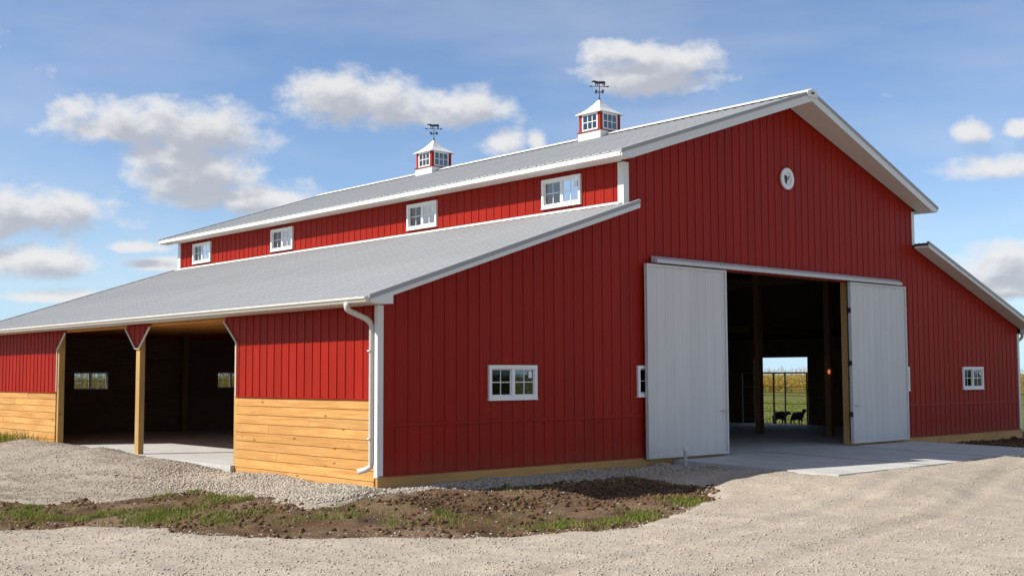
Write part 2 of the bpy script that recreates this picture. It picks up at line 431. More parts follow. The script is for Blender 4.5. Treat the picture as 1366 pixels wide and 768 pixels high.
# ------------------------------------------------------------------ mesh helpers
class MB:
    def __init__(self):
        self.v = []; self.f = []

    def quad(self, *pts):
        k = len(self.v); self.v += [tuple(p) for p in pts]
        self.f.append(tuple(range(k, k + len(pts))))

    def box(self, x0, x1, y0, y1, z0, z1):
        k = len(self.v)
        for z in (z0, z1):
            self.v += [(x0, y0, z), (x1, y0, z), (x1, y1, z), (x0, y1, z)]
        for f in ((3, 2, 1, 0), (4, 5, 6, 7), (0, 1, 5, 4), (1, 2, 6, 5), (2, 3, 7, 6), (3, 0, 4, 7)):
            self.f.append(tuple(k + i for i in f))
        return self

    def hexa(self, bottom, top):
        """prism between two quads (each four points)"""
        k = len(self.v)
        self.v += [tuple(p) for p in bottom] + [tuple(p) for p in top]
        n = len(bottom)
        self.f.append(tuple(k + i for i in reversed(range(n))))
        self.f.append(tuple(k + n + i for i in range(n)))
        for i in range(n):
            j = (i + 1) % n
            self.f.append((k + i, k + j, k + n + j, k + n + i))
        return self

    def bar(self, a, b_, w, h, up=(0, 0, 1)):
        a = Vector(a); b_ = Vector(b_)
        d = (b_ - a).normalized()
        s = d.cross(Vector(up))
        if s.length < 1e-4:
            s = d.cross(Vector((1, 0, 0)))
        s.normalize(); u = s.cross(d)
        q = [(-w / 2, -h / 2), (w / 2, -h / 2), (w / 2, h / 2), (-w / 2, h / 2)]
        return self.hexa([a + s * i + u * j for i, j in q], [b_ + s * i + u * j for i, j in q])

    def tube(self, pts, r, n=8, cap=True):
        pts = [Vector(p) for p in pts]
        k0 = len(self.v)
        for i, p in enumerate(pts):
            t = (pts[min(i + 1, len(pts) - 1)] - pts[max(i - 1, 0)]).normalized()
            s = t.cross(Vector((0.31, 0.17, 1)))
            if s.length < 1e-3:
                s = t.cross(Vector((1, 0, 0)))
            s.normalize(); u = s.cross(t)
            rr = r[i] if isinstance(r, (list, tuple)) else r
            for j in range(n):
                a = 2 * math.pi * j / n
                self.v.append(tuple(p + s * (rr * math.cos(a)) + u * (rr * math.sin(a))))
        for i in range(len(pts) - 1):
            for j in range(n):
                a = k0 + i * n + j; b2 = k0 + i * n + (j + 1) % n
                self.f.append((a, b2, b2 + n, a + n))
        if cap:
            self.f.append(tuple(k0 + j for j in reversed(range(n))))
            self.f.append(tuple(k0 + (len(pts) - 1) * n + j for j in range(n)))
        return self

    def mesh(self, name, mat, smooth=False):
        me = bpy.data.meshes.new(name)
        me.from_pydata(self.v, [], self.f)
        me.materials.append(MAT[mat])
        if smooth:
            me.polygons.foreach_set('use_smooth', [True] * len(me.polygons))
        me.update()
        return me

    def build(self, name, mat, parent=None, smooth=False):
        o = bpy.data.objects.new(name, self.mesh(name, mat, smooth))
        COL.objects.link(o)
        o.parent = parent
        return o


def link(name, me, parent=None, loc=None):
    o = bpy.data.objects.new(name, me)
    COL.objects.link(o); o.parent = parent
    if loc: o.location = loc
    return o


def empty(name, loc=(0, 0, 0), rz=0):
    o = bpy.data.objects.new(name, None)
    o.empty_display_size = 0.3
    COL.objects.link(o); o.location = loc; o.rotation_euler = (0, 0, rz)
    return o


def tag(o, label=None, cat=None, group=None, kind=None):
    for k, v in (('label', label), ('category', cat), ('group', group), ('kind', kind)):
        if v: o[k] = v
    return o


def np_mesh(name, verts, tris, mat, smooth=False):
    me = bpy.data.meshes.new(name)
    nv, nf = len(verts), len(tris)
    k = tris.shape[1]
    me.vertices.add(nv); me.vertices.foreach_set('co', np.ascontiguousarray(verts, np.float32).ravel())
    me.loops.add(nf * k); me.loops.foreach_set('vertex_index', np.ascontiguousarray(tris, np.int32).ravel())
    me.polygons.add(nf)
    me.polygons.foreach_set('loop_start', np.arange(0, nf * k, k, dtype=np.int32))
    me.polygons.foreach_set('loop_total', np.full(nf, k, np.int32))
    if smooth: me.polygons.foreach_set('use_smooth', np.ones(nf, bool))
    me.materials.append(MAT[mat])
    me.update(calc_edges=True); me.validate()
    return me


# ------------------------------------------------------------------ terrain
def vnoise(x, y, seed=0):
    xi = np.floor(x).astype(np.int64); yi = np.floor(y).astype(np.int64)
    fx = x - xi; fy = y - yi
    fx = fx * fx * (3 - 2 * fx); fy = fy * fy * (3 - 2 * fy)

    def h(a, b_):
        n = (a * 374761393 + b_ * 668265263 + seed * 974711) & 0x7fffffff
        n = ((n ^ (n >> 13)) * 1274126177) & 0x7fffffff
        return ((n ^ (n >> 16)) & 0xffff) / 65535.0
    return (h(xi, yi) * (1 - fx) + h(xi + 1, yi) * fx) * (1 - fy) + (h(xi, yi + 1) * (1 - fx) + h(xi + 1, yi + 1) * fx) * fy


def fbm(x, y, o=4, seed=0):
    s = 0; a = 0.5
    for i in range(o):
        s = s + a * vnoise(x * 2 ** i, y * 2 ** i, seed + i); a *= 0.5
    return s


def sstep(a, b_, t):
    t = np.clip((t - a) / (b_ - a), 0, 1)
    return t * t * (3 - 2 * t)


W, X1, X2, L, MID = 23.34, 5.97, 17.37, 19.66, 11.67
FLOOR = 0.06
Y0, Y1, YP = 4.87, 14.2, 9.42


def terrain(x, y):
    x = np.asarray(x, float); y = np.asarray(y, float)
    dx = np.maximum(np.maximum(-x, x - W), 0); dy = np.maximum(np.maximum(-y, y - L), 0)
    d = np.hypot(dx, dy)
    h = -0.085 - 0.30 * sstep(0.3, 4.0, d)
    # right hand side and back stay nearly level
    lvl = np.maximum(sstep(15, 19, x), sstep(18, 24, y))
    h = h * (1 - lvl) + (-0.12) * lvl
    # the drive ramps up to the apron
    r = ((np.abs(x - 12.2) / 6.3) ** 4 + (np.abs(y + 1.2) / 4.4) ** 4) ** .25
    k = 1 - sstep(0.72, 1.35, r)
    h = h * (1 - k) + (-0.075) * k
    # gravel banked up against the slab of the open bays
    for (cx, cy, rx, ry, a) in ((-1.0, 6.6, 1.0, 1.0, .17), (-0.9, 8.6, .9, 1.2, .2), (-1.0, 11.2, .9, 1.6, .22), (-0.8, 13.6, 1.0, 1.5, .24),
                                (-1.9, 9.8, 1.3, 3.2, .12), (-2.4, 15.5, 1.8, 2.5, .12)):
        h = h + a * np.exp(-((x - cx) / rx) ** 2 - ((y - cy) / ry) ** 2)
    near = 1 - sstep(30, 60, np.hypot(x, y))
    h = h + near * (0.10 * (fbm(x * 0.45, y * 0.45, 3, 3) - 0.44) + 0.045 * (fbm(x * 2.2, y * 2.2, 3, 9) - 0.44))
    # under the building it is cut away below the slab
    ins = (x > 0.02) & (x < W - .02) & (y > 0.02) & (y < L - .02)
    h = np.where((x > 7.5) & (x < 16.85) & (y > -3.75) & (y <= .02), np.minimum(h, -.16), h)
    return np.where(ins, -0.12, h)


def soil_rough(x, y):
    return 0.085 * (fbm(x * 1.3, y * 1.3, 4, 21) - 0.46) + 0.025 * (fbm(x * 7, y * 7, 2, 5) - 0.37)


def poly_sd(px, py, poly):
    """signed distance, positive inside"""
    P = np.array(poly, float); n = len(P)
    d = np.full(px.shape, 1e9); ins = np.zeros(px.shape, bool)
    for i in range(n):
        a = P[i]; b_ = P[(i + 1) % n]; e = b_ - a
        wx = px - a[0]; wy = py - a[1]
        t = np.clip((wx * e[0] + wy * e[1]) / (e @ e), 0, 1)
        d = np.minimum(d, np.hypot(wx - t * e[0], wy - t * e[1]))
        c = ((a[1] > py) != (b_[1] > py)) & (px < (b_[0] - a[0]) * (py - a[1]) / (b_[1] - a[1] + 1e-12) + a[0])
        ins ^= c
    return np.where(ins, d, -d)


YARD = [(-40, 40), (-14, 17), (-6.54, 8.48), (-5.14, 6.68), (-4.23, 5.56), (-3.34, 4.44), (-2.67, 3.5), (-2.05, 3.2), (-1.75, 2.4), (-1.7, 1.27), (-1.8, .07), (-1.74, -.55),
        (-1.36, -.76), (-.69, -.62), (-.08, -.5), (1.18, -.56), (2.44, -.84), (3.91, -.86), (5.1, -.94), (5.52, -1.71), (7.2, -1.9), (7.25, .2), (-.05, .2), (-.05, 40)]
DRIVE = [(5.0, -.9), (5.3, -1.9), (5.45, -2.5), (5.1, -2.95), (4.04, -3.51), (2.45, -4.2), (1.22, -4.55), (.19, -4.51), (-.58, -4.12), (-1.34, -3.46), (-2.07, -2.74), (-2.94, -2.24),
         (-3.57, -1.35), (-4.0, .04), (-4.5, 1.21), (-5.56, 1.56), (-6.41, 2.07), (-7.66, 2.79), (-14, 8), (-40, 26), (-40, -45), (60, -45),
         (60, -6), (26, -3.6), (19.6, -2.7), (17.3, -2.6), (17.05, -3.4), (16.6, -3.85), (13, -3.75), (10.5, -3.7), (8.2, -3.85), (7.3, -3.4), (7.1, -.6)]


def yard_mask(x, y):
    return poly_sd(x, y, YARD) + 0.75 * (fbm(x * 1.3, y * 1.3, 4, 31) - 0.46)


def drive_mask(x, y):
    return poly_sd(x, y, DRIVE) + 0.9 * (fbm(x * 1.1, y * 1.1, 3, 33) - 0.44) + 0.35 * (fbm(x * 6, y * 6, 3, 35) - 0.44)


def ground_z(x, y):
    """height of the ground as it is finished: soil or gravel"""
    x = np.asarray(x, float); y = np.asarray(y, float)
    gm = np.maximum(yard_mask(x, y), drive_mask(x, y))
    g = sstep(-0.1, 0.25, gm)
    t = terrain(x, y)
    near = 1 - sstep(14, 22, np.hypot(x - 1, y + 3))
    return t + (1 - g) * soil_rough(x, y) * near - 0.11 * sstep(0.15, 0.5, gm)   # the bed under the gravel lies lower


def axis_coords(lo, hi, step, far):
    a = list(np.arange(lo, hi + 1e-6, step))
    s = step
    x = hi
    up = []
    while x < far:
        s *= 1.22; x += s; up.append(x)
    s = step; x = lo; dn = []
    while x > -far:
        s *= 1.22; x -= s; dn.append(x)
    return np.array(dn[::-1] + a + up)


def grid_mesh(name, xs, ys, zf, mat, keep=None):
    X, Y = np.meshgrid(xs, ys)
    Z = zf(X, Y)
    V = np.stack([X, Y, Z], -1).reshape(-1, 3)
    nx, ny = len(xs), len(ys)
    i, j = np.meshgrid(np.arange(nx - 1), np.arange(ny - 1))
    a = (j * nx + i).ravel()
    Q = np.stack([a, a + 1, a + nx + 1, a + nx], -1)
    if keep is not None:
        kk = keep(X, Y).ravel()
        Q = Q[kk[Q].any(1)]
        used = np.unique(Q); rm = np.full(len(V), -1); rm[used] = np.arange(len(used))
        V = V[used]; Q = rm[Q]
    return np_mesh(name, V, Q, mat, True)


gx = axis_coords(-13.0, 19.0, 0.13, 2500)
gy = axis_coords(-14.0, 9.0, 0.13, 2500)
tag(link('ground', grid_mesh('ground', gx, gy, ground_z, 'soil')), kind='structure',
    label='bare brown soil running out to mown grass', cat='ground')


def patch(name, mask, x0, x1, y0, y1, step, lift, label, mat, amp):
    xs = np.arange(x0, x1, step); ys = np.arange(y0, y1, step)

    def zf(X, Y):
        mk = mask(X, Y)
        ruts = 0.075 * (fbm(X * 1.5 + Y * .25, Y * 0.3 - X * .1, 3, 77) - .44) + 0.025 * (fbm(X * 5, Y * 5, 3, 70) - .44)
        rg = 1 - np.abs(2 * fbm(X * 1.0 + Y * .22, Y * .38, 3, 81) / .875 - 1)
        ruts = ruts + amp * (rg ** 3 - .35) + .6 * amp * (fbm(X * 2.6, Y * 1.9, 2, 83) - .37)
        if amp < .05:   # wheel tracks across the drive
            for c in (0.0, 1.55, 4.1, 5.6):
                t = Y + 6.3 + c - .16 * X - .006 * X * X + .5 * (fbm(X * .3, Y * .3, 2, 90) - .37)
                dep = .55 + .6 * fbm(X * .8, Y * .8, 2, 91)
                ruts = ruts - dep * .036 * np.exp(-(t / .17) ** 2) + dep * .022 * np.exp(-((np.abs(t) - .33) / .13) ** 2)
        return terrain(X, Y) + ruts * sstep(0, .6, mk) + lift * sstep(-0.05, 0.2, mk) - 0.12 * (1 - sstep(-0.35, 0.0, mk))
    me = grid_mesh(name, xs, ys, zf, mat, keep=lambda X, Y: mask(X, Y) > -0.3)
    tag(link(name, me), kind='structure', label=label, cat='gravel')
    return zf


yard_z = patch('gravel_yard', yard_mask, -24, 8.2, -2.2, 28, 0.10, 0.03, 'pale crushed gravel banked up along the open bays', 'yard', .085)
drive_z = patch('gravel_drive', drive_mask, -15, 34, -24, 9.0, 0.11, 0.034, 'pale gravel drive in front of the big door', 'gravel', .022)

# concrete apron and floors
mb = MB()
ap = [(7.35, -0.0), (17.0, 0.0), (17.0, -3.95), (7.35, -3.95)]
mb.hexa([(7.35, -3.95, -.25), (17, -3.95, -.25), (17, .35, -.25), (7.35, .35, -.25)],
        [(7.35, -3.95, -.03), (17, -3.95, -.03), (17, .35, .055), (7.35, .35, .055)])
apron = tag(mb.build('concrete_apron', 'concrete'), 'pale concrete apron sloping from the big sliding doors', 'apron', kind='structure')
mb = MB(); mb.box(.15, W - .15, 0.36, L - .15, -0.3, FLOOR); mb.box(-.12, .1495, Y0 + .005, Y1 - .005, -.3, FLOOR)
floor = tag(mb.build('concrete_floor', 'concrete'), 'concrete floor slab inside the barn', 'floor', kind='structure')
# saw cuts in the apron
for x in (10.6, 13.8):
    mb = MB(); mb.box(x - .012, x + .012, -3.94, .34, 0, .004)
    o = mb.build('joint', 'pipe', apron)
    for v in o.data.vertices:
        v.co.z += -.03 + .085 * (v.co.y + 3.95) / 4.3 + .001


# ------------------------------------------------------------------ barn
barn = empty('barn', (0, 0, 0))
tag(barn, 'large red metal barn with grey roofs, raised centre section and open sliding doors', 'barn')
P = 0.2655


def zl(x):      # lower left roof top surface
    return 3.08 + (x + 0.55) / 3.0


def zlr(x):
    return zl(W - x)


SU = (8.33 - 6.22) / (MID - 5.45)


def zu(x):
    return 6.22 + (min(x, 2 * MID - x) - 5.45) * SU


PROF = [(0, 0), (.008, .016), (.030, .016), (.038, 0), (.10, 0), (.108, .004), (.118, .004), (.126, 0),
        (.178, 0), (.186, .004), (.196, .004), (.204, 0), (P, 0)]


def siding(u0, u1, bot, top, holes, place, mat, parent, name='siding_panel', kinks=(), joined=False):
    """ribbed steel cover sheets, one object for each rib bay"""
    n = int(math.ceil((u1 - u0) / P - 1e-6))
    allm = MB()
    for i in range(n):
        a = u0 + i * P; e = min(a + P, u1)
        pts = [(a + p, d) for p, d in PROF if a + p < e - 1e-6]
        ld = np.interp(e - a, [p for p, _ in PROF], [d for _, d in PROF])
        pts.append((e, float(ld)))
        cuts = [c for h in holes for c in h[:2]] + list(kinks)
        for c in cuts:
            if a + 1e-5 < c < e - 1e-5 and all(abs(c - p[0]) > 1e-5 for p in pts):
                d = float(np.interp(c - a, [p for p, _ in PROF], [d_ for _, d_ in PROF]))
                pts.append((c, d))
        pts.sort()
        mb = allm if joined else MB()
        upper = MB()
        split = not joined and any(h[0] < a + 1e-4 and h[1] > e - 1e-4 and h[2] > bot(a, (a + e) / 2) and h[3] < top(a, (a + e) / 2) for h in holes)
        for (ua, da), (ub, db) in zip(pts, pts[1:]):
            um = (ua + ub) / 2
            segs = [((bot(ua, um), bot(ub, um)), (top(ua, um), top(ub, um)))]
            for (ha, hb, hz0, hz1) in holes:
                if ha - 1e-6 <= um <= hb + 1e-6:
                    new = []
                    for (b0, b1), (t0, t1) in segs:
                        if hz1 <= min(b0, b1) or hz0 >= max(t0, t1):
                            new.append(((b0, b1), (t0, t1))); continue
                        if hz0 > max(b0, b1): new.append(((b0, b1), (hz0, hz0)))
                        if hz1 < min(t0, t1): new.append(((hz1, hz1), (t0, t1)))
                    segs = new
            for sk, ((b0, b1), (t0, t1)) in enumerate(segs):
                if t0 - b0 < 1e-4 and t1 - b1 < 1e-4: continue
                q = [place(ua, b0, da), place(ub, b1, db), place(ub, t1, db), place(ua, t0, da)]
                (upper if split and sk else mb).quad(*(q if place(0, 0, 1)[1] < place(0, 0, 0)[1] else q[::-1]))
        if not joined and mb.f:
            mb.build(name, mat, parent)
            if upper.f: upper.build(name, mat, parent)
    if joined:
        return allm.build(name, mat, parent)


front = lambda u, z, d: (u, -d, z)
left = lambda u, z, d: (-d, u, z)
cler = lambda u, z, d: (X1 - d, u, z)
back = lambda u, z, d: (u, L + d, z)
right = lambda u, z, d: (W + d, u, z)
clerR = lambda u, z, d: (X2 + d, u, z)

WZ0, WZ1 = 1.361, 1.981
GW = [(2.323, 3.504), (6.30, 7.48), (15.75, 16.93), (W - 3.504, W - 2.323)]
DOOR = (9.05, 14.12, -1, 4.06)
ghol = [(a + .05, c - .05, WZ0 + .05, WZ1 - .05) for a, c in GW] + [DOOR]


def gtop(u, um):
    if um < X1: return zl(u) - .07
    if um > X2: return zlr(u) - .07
    return zu(u) - .07


SEAM = 0.972
FL = .135
SOF = 2.97
siding(0, W, lambda u, m: .13, lambda u, m: SEAM - .012, ghol, front, 'red', barn)
siding(0, W, lambda u, m: SEAM + .012, gtop, ghol, front, 'red', barn, kinks=(X1, MID, X2))
# left side wall
Y0, Y1, YP = 4.87, 14.2, 9.42
OPTOP = 2.90


def lbot(u, um):
    if um <= Y0 or um >= Y1: return 1.40
    if um < Y0 + .5: return 2.47 + (u - Y0) * .82
    if um > Y1 - .5: return 2.47 + (Y1 - u) * .82
    if abs(um - YP) < .62: return 2.43 + max(0, abs(u - YP) - .10) * .86
    return 9


ltop = lambda u, m: 3.0
siding(0.0, Y0 + .5, lbot, ltop, [], left, 'red', barn, kinks=(Y0,))
siding(YP - .62, YP + .62, lbot, ltop, [], left, 'red', barn, kinks=(YP - .1, YP + .1))
siding(Y1 - .5, L, lbot, ltop, [], left, 'red', barn, kinks=(Y1,))
# clerestory
CW = [(y, y + 1.18) for y in (1.186, 6.057, 12.608, 17.459 + .0)]
CZ0, CZ1 = 5.392, 6.014
chol = [(a + .05, c - .05, CZ0 + .05, CZ1 - .05) for a, c in CW]
siding(0, L, lambda u, m: 5.2, lambda u, m: 6.34, chol, cler, 'red', barn)
siding(0, L, lambda u, m: 5.2, lambda u, m: 6.34, chol, clerR, 'red', barn, 'siding_sheet', joined=True)
BW = [(2.50, 3.68), (7.3, 8.48)]
bhol = [(a + .05, c - .05, WZ0 + .05, WZ1 - .05) for a, c in BW]
siding(0, W, lambda u, m: .13, gtop, bhol, back, 'red', barn, 'siding_sheet', kinks=(X1, MID, X2), joined=True)
RO = (7.3, 9.55, -1, 2.38)
siding(0, L, lambda u, m: .13, lambda u, m: 2.985, [RO], right, 'red', barn, 'siding_sheet', joined=True)
# trims on the gable
MB().box(0.006, 9.0, -.032, -.001, SEAM - .016, SEAM + .016).build('seam_trim', 'red', barn)
MB().box(14.16, W - .14, -.032, -.001, SEAM - .016, SEAM + .016).build('seam_trim', 'red', barn)
for a, c in ((-.10, 9.05), (14.12, W + .03)):
    MB().box(a, c, -.026, .03, -.28, .135).build('skirt_board', 'board_x', barn)
    MB().box(a + .02, c - .02, -.045, -.0265, .128, .146).build('drip_trim', 'red', barn)
MB().box(-.03, W + .03, L - .03, L + .026, -.28, .135).build('skirt_board', 'board_x', barn)
MB().box(W - .03, W + .026, 0.04, 7.3, -.28, .135).build('skirt_board', 'board_y', barn)
MB().box(W - .03, W + .026, 9.55, L - .04, -.28, .135).build('skirt_board', 'board_y', barn)
# corner trims (L section)


def corner(x, y, sx, sy, z0, z1, w=.15, t=.03):
    """L shaped cover: sx, sy point outwards"""
    mb = MB()
    xa, xb = sorted((x + sx * t, x - sx * w)); ya, yb = sorted((y + sy * t, y + sy * .002))
    mb.box(xa, xb, ya, yb, z0, z1)
    xa, xb = sorted((x + sx * t, x + sx * .002)); ya, yb = sorted((y + sy * .0015, y - sy * w))
    mb.box(xa, xb, ya, yb, z0, z1)
    return mb.build('corner_trim', 'white', barn)


mb = MB(); mb.box(-.115, .005, -.034, .0, .12, SOF - .002); mb.box(-.115, -.034, .0005, .055, .12, SOF - .002); mb.build('corner_trim', 'white', barn)
corner(W, 0, 1, -1, .12, SOF - .002, .08)
corner(0, L, -1, 1, .12, SOF - .002)
corner(W, L, 1, 1, .12, SOF - .002)
corner(X1, 0, -1, -1, 5.22, 6.104, .13)
corner(X2, 0, 1, -1, 5.22, 6.104, .10)
corner(X1, L, -1, 1, 5.22, 6.104, .13)
corner(X2, L, 1, 1, 5.22, 6.104, .13)
# wooden wainscot boards on the side wall
BH = (1.395 + .13) / 9


def boards(y0, y1, joints):
    for k in range(9):
        z0 = -.13 + k * BH
        ys = [y0] + [y for y in joints[k % len(joints)] if y0 < y < y1] + [y1]
        for a, c in zip(ys, ys[1:]):
            th = .026 + random.uniform(-.003, .003)
            mb = MB()
            bv = .004
            a2, c2 = a + (.0015 if a > y0 else 0), c - (.0015 if c < y1 else 0)
            z1 = z0 + BH - .004
            x = -th
            zb0 = z0 - (.12 if k == 0 else 0)
            mb.hexa([(0.0, a2, zb0), (x, a2, zb0 + bv), (x, a2, z1 - bv), (0.0, a2, z1)],
                    [(0.0, c2, zb0), (x, c2, zb0 + bv), (x, c2, z1 - bv), (0.0, c2, z1)])
            mb.build('board', 'board_y', barn)


boards(0.0, Y0, [(2.9,), (), (3.3,), (1.7,), (), (3.6,), (2.2,), (), (1.2,)])
boards(Y1, L, [(), (17.1,), (16.2,), (), (18.0,), (15.6,)])
MB().box(-.055, -.001, .15, Y0, 1.392, 1.404).build('drip_trim', 'red', barn)
MB().box(-.055, -.001, Y1, L - .1, 1.392, 1.404).build('drip_trim', 'red', barn)
# backing behind the side wall so that it has depth
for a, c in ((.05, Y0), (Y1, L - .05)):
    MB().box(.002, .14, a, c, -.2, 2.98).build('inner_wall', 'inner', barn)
# jamb trim and posts
for y, s in ((Y0, 1), (Y1, -1)):
    MB().box(-.03, .0, min(y, y + s * .02), max(y, y + s * .02), 1.41, 2.47).build('jamb_trim', 'gutter', barn)
    MB().box(0.003, .15, min(y + s * .001, y + s * .11), max(y + s * .001, y + s * .11), FLOOR - .2, 2.95).build('post', 'post', barn)
    MB().bar((-.024, y, 2.46), (-.024, y + s * .53, 2.90), .03, .03).build('brace_trim', 'gutter', barn)
MB().box(.003, .13, YP - .095, YP + .095, FLOOR - .25, 2.95).build('post', 'post', barn)
for s in (-1, 1):
    MB().bar((-.028, YP + s * .1, 2.43), (-.028, YP + s * .64, 2.90), .03, .03).build('brace_trim', 'gutter', barn)
MB().box(-.035, -.005, YP - .11, YP + .11, 2.415, 2.44).build('brace_trim', 'gutter', barn)
MB().box(.03, .22, Y0 + .001, YP - .12, 2.93, 3.09).build('header', 'ply', barn)
MB().box(.03, .22, YP + .12, Y1 - .001, 2.93, 3.09).build('header', 'ply', barn)
# lean-to ceiling boards
yb = .2
while yb < L - .3:
    y2 = min(yb + 1.2, L - .2)
    MB().box(.24, X1 + .0, yb + .003, y2 - .003, 3.10, 3.115).build('ceiling_board', 'ply', barn)
    yb = y2
# rear and right inner walls
def inner_wall(holes, u0, u1, z1, place):
    us = sorted({u0, u1} | {h[0] for h in holes} | {h[1] for h in holes})
    mb = MB()
    for a, c in zip(us, us[1:]):
        zs = [(-.1, z1)]
        for h in holes:
            if h[0] <= (a + c) / 2 <= h[1]:
                zs = [(-.1, h[2]), (h[3], z1)] if h[2] > 0 else [(h[3], z1)]
        for za, zb in zs:
            mb.hexa([place(a, za, -.02), place(c, za, -.02), place(c, za, -.14), place(a, za, -.14)],
                    [place(a, zb, -.02), place(c, zb, -.02), place(c, zb, -.14), place(a, zb, -.14)])
    return mb.build('inner_wall', 'inner', barn)


inner_wall(bhol, .15, W - .15, 3.0, back)
inner_wall([RO], .15, L - .15, 2.97, right)
for z in (1.1, 2.2):
    MB().box(.2, 2.5, L - .20, L - .145, z, z + .14).build('girt', 'inner', barn)
    MB().box(3.8, 7.2, L - .20, L - .145, z, z + .14).build('girt', 'inner', barn)
    MB().box(8.6, W - .2, L - .20, L - .145, z, z + .14).build('girt', 'inner', barn)
# interior posts and trusses
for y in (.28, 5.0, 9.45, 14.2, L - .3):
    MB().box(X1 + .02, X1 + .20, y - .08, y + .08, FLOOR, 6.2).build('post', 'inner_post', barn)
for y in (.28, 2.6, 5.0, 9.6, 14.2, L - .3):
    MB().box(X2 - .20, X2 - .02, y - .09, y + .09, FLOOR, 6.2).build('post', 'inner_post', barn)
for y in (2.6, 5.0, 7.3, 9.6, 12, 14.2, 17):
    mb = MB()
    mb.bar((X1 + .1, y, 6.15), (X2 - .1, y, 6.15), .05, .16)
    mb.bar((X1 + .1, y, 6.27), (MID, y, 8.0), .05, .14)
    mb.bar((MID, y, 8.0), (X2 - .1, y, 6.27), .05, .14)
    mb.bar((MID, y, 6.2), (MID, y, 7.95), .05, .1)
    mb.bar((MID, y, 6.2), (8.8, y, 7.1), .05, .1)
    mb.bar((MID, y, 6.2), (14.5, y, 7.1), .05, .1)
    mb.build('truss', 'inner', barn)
for x in (X1 + .11, X2 - .11):
    MB().box(x - .03, x + .03, .3, L - .3, 4.4, 4.65).build('beam', 'inner', barn)
MB().box(MID + .4, W - .3, 5.5, 5.56, 3.05, 3.25).build('beam', 'inner', barn)
# gable wall inner framing (seen through the door)
MB().box(DOOR[1] + .0, DOOR[1] + .16, .03, .2, FLOOR, 4.2).build('door_jamb', 'board_x', barn)
MB().box(DOOR[0] - .16, DOOR[0] - .0, .03, .2, FLOOR, 4.2).build('door_jamb', 'board_x', barn)
MB().box(DOOR[0] - .1, DOOR[1] + .1, .03, .2, 4.07, 4.3).build('door_header', 'inner', barn)
# front wall gets depth behind the sheets
inner_front = [(DOOR[0], DOOR[1], -1, 4.06)] + ghol[:4]
us = [(.16, 9.05), (14.12, W - .16)]


# ---------------- roofs
def roof_panel_mesh(name, x0, z0, x1, z1, steps, mat='roof'):
    """one rib bay of roofing from eave to top; slope along x, laid at y = 0..P"""
    dx, dz = x1 - x0, z1 - z0
    ln = math.hypot(dx, dz)
    nx, nz = -dz / ln, dx / ln
    if nz < 0: nx, nz = -nx, -nz
    prof = [(0, 0), (.014, .013), (.036, .013), (.050, 0), (.12, 0), (.13, .003), (.145, .003), (.155, 0), (P, 0)]
    mb = MB()
    rows = []
    for i in range(steps):
        rows.append((i / steps, .008)); rows.append(((i + 1) / steps, 0.0))
    for t, h in rows:
        for yy, d in prof:
            q = d + h + .012
            mb.v.append((x0 + dx * t + nx * q, yy, z0 + dz * t + nz * q))
    n = len(prof)
    for r in range(len(rows) - 1):
        for i in range(n - 1):
            a = r * n + i
            f = (a, a + 1, a + n + 1, a + n)
            mb.f.append(f if (dx < 0) else tuple(reversed(f)))
    return mb.mesh(name, mat)


OVL = .45
nroof = int((L + 2 * OVL) / P)
PR = (L + 2 * OVL) / nroof
me = roof_panel_mesh('roof_panel', -.58, zl(-.58) - .012, X1 - .005, zl(X1) - .012, 19)
for i in range(nroof):
    o = link('roof_panel', me, barn, (0, -OVL + i * PR, 0)); o.scale = (1, PR / P, 1)
OVU = .45
nroofu = int((L + 2 * OVU) / P); PRU = (L + 2 * OVU) / nroofu
me = roof_panel_mesh('roof_panel', 5.42, zu(5.42) - .012, MID, zu(MID) - .012, 19)
for i in range(nroofu):
    o = link('roof_panel', me, barn, (0, -OVU + i * PRU, 0)); o.scale = (1, PRU / P, 1)
# right hand slopes, not picked out from here: a single sheet each
for x0, z0, x1, z1 in ((W + .58, zl(-.58), X2 + .005, zl(X1)), (2 * MID - 5.42, zu(5.42), MID, zu(MID))):
    m1 = roof_panel_mesh('roof_sheet', x0, z0 - .012, x1, z1 - .012, 1)
    vs = np.array([v.co for v in m1.vertices]); fs = [tuple(p.vertices) for p in m1.polygons]
    mb = MB()
    for i in range(nroof):
        k = len(mb.v)
        mb.v += [(x, y * PR / P - OVL + i * PR, z) for x, y, z in vs]; mb.f += [tuple(k + q for q in f) for f in fs]
    mb.build('roof_sheet', 'roof', barn)


def prowf(x):   # front overhang of the upper roof grows towards the ridge
    t = (min(x, 2 * MID - x) - 5.45) / (MID - 5.45)
    return OVU + .27 * max(0, min(1, t))


def slab(name, mat, xa, xb, za, zb, th, ya0, ya1, yb0, yb1):
    """sloping slab, top from (xa, za) to (xb, zb), front/back y at each end"""
    mb = MB()
    mb.hexa([(xa, ya0, za - th), (xb, yb0, zb - th), (xb, yb1, zb - th), (xa, ya1, za - th)],
            [(xa, ya0, za), (xb, yb0, zb), (xb, yb1, zb), (xa, ya1, za)])
    return mb.build(name, mat, barn)


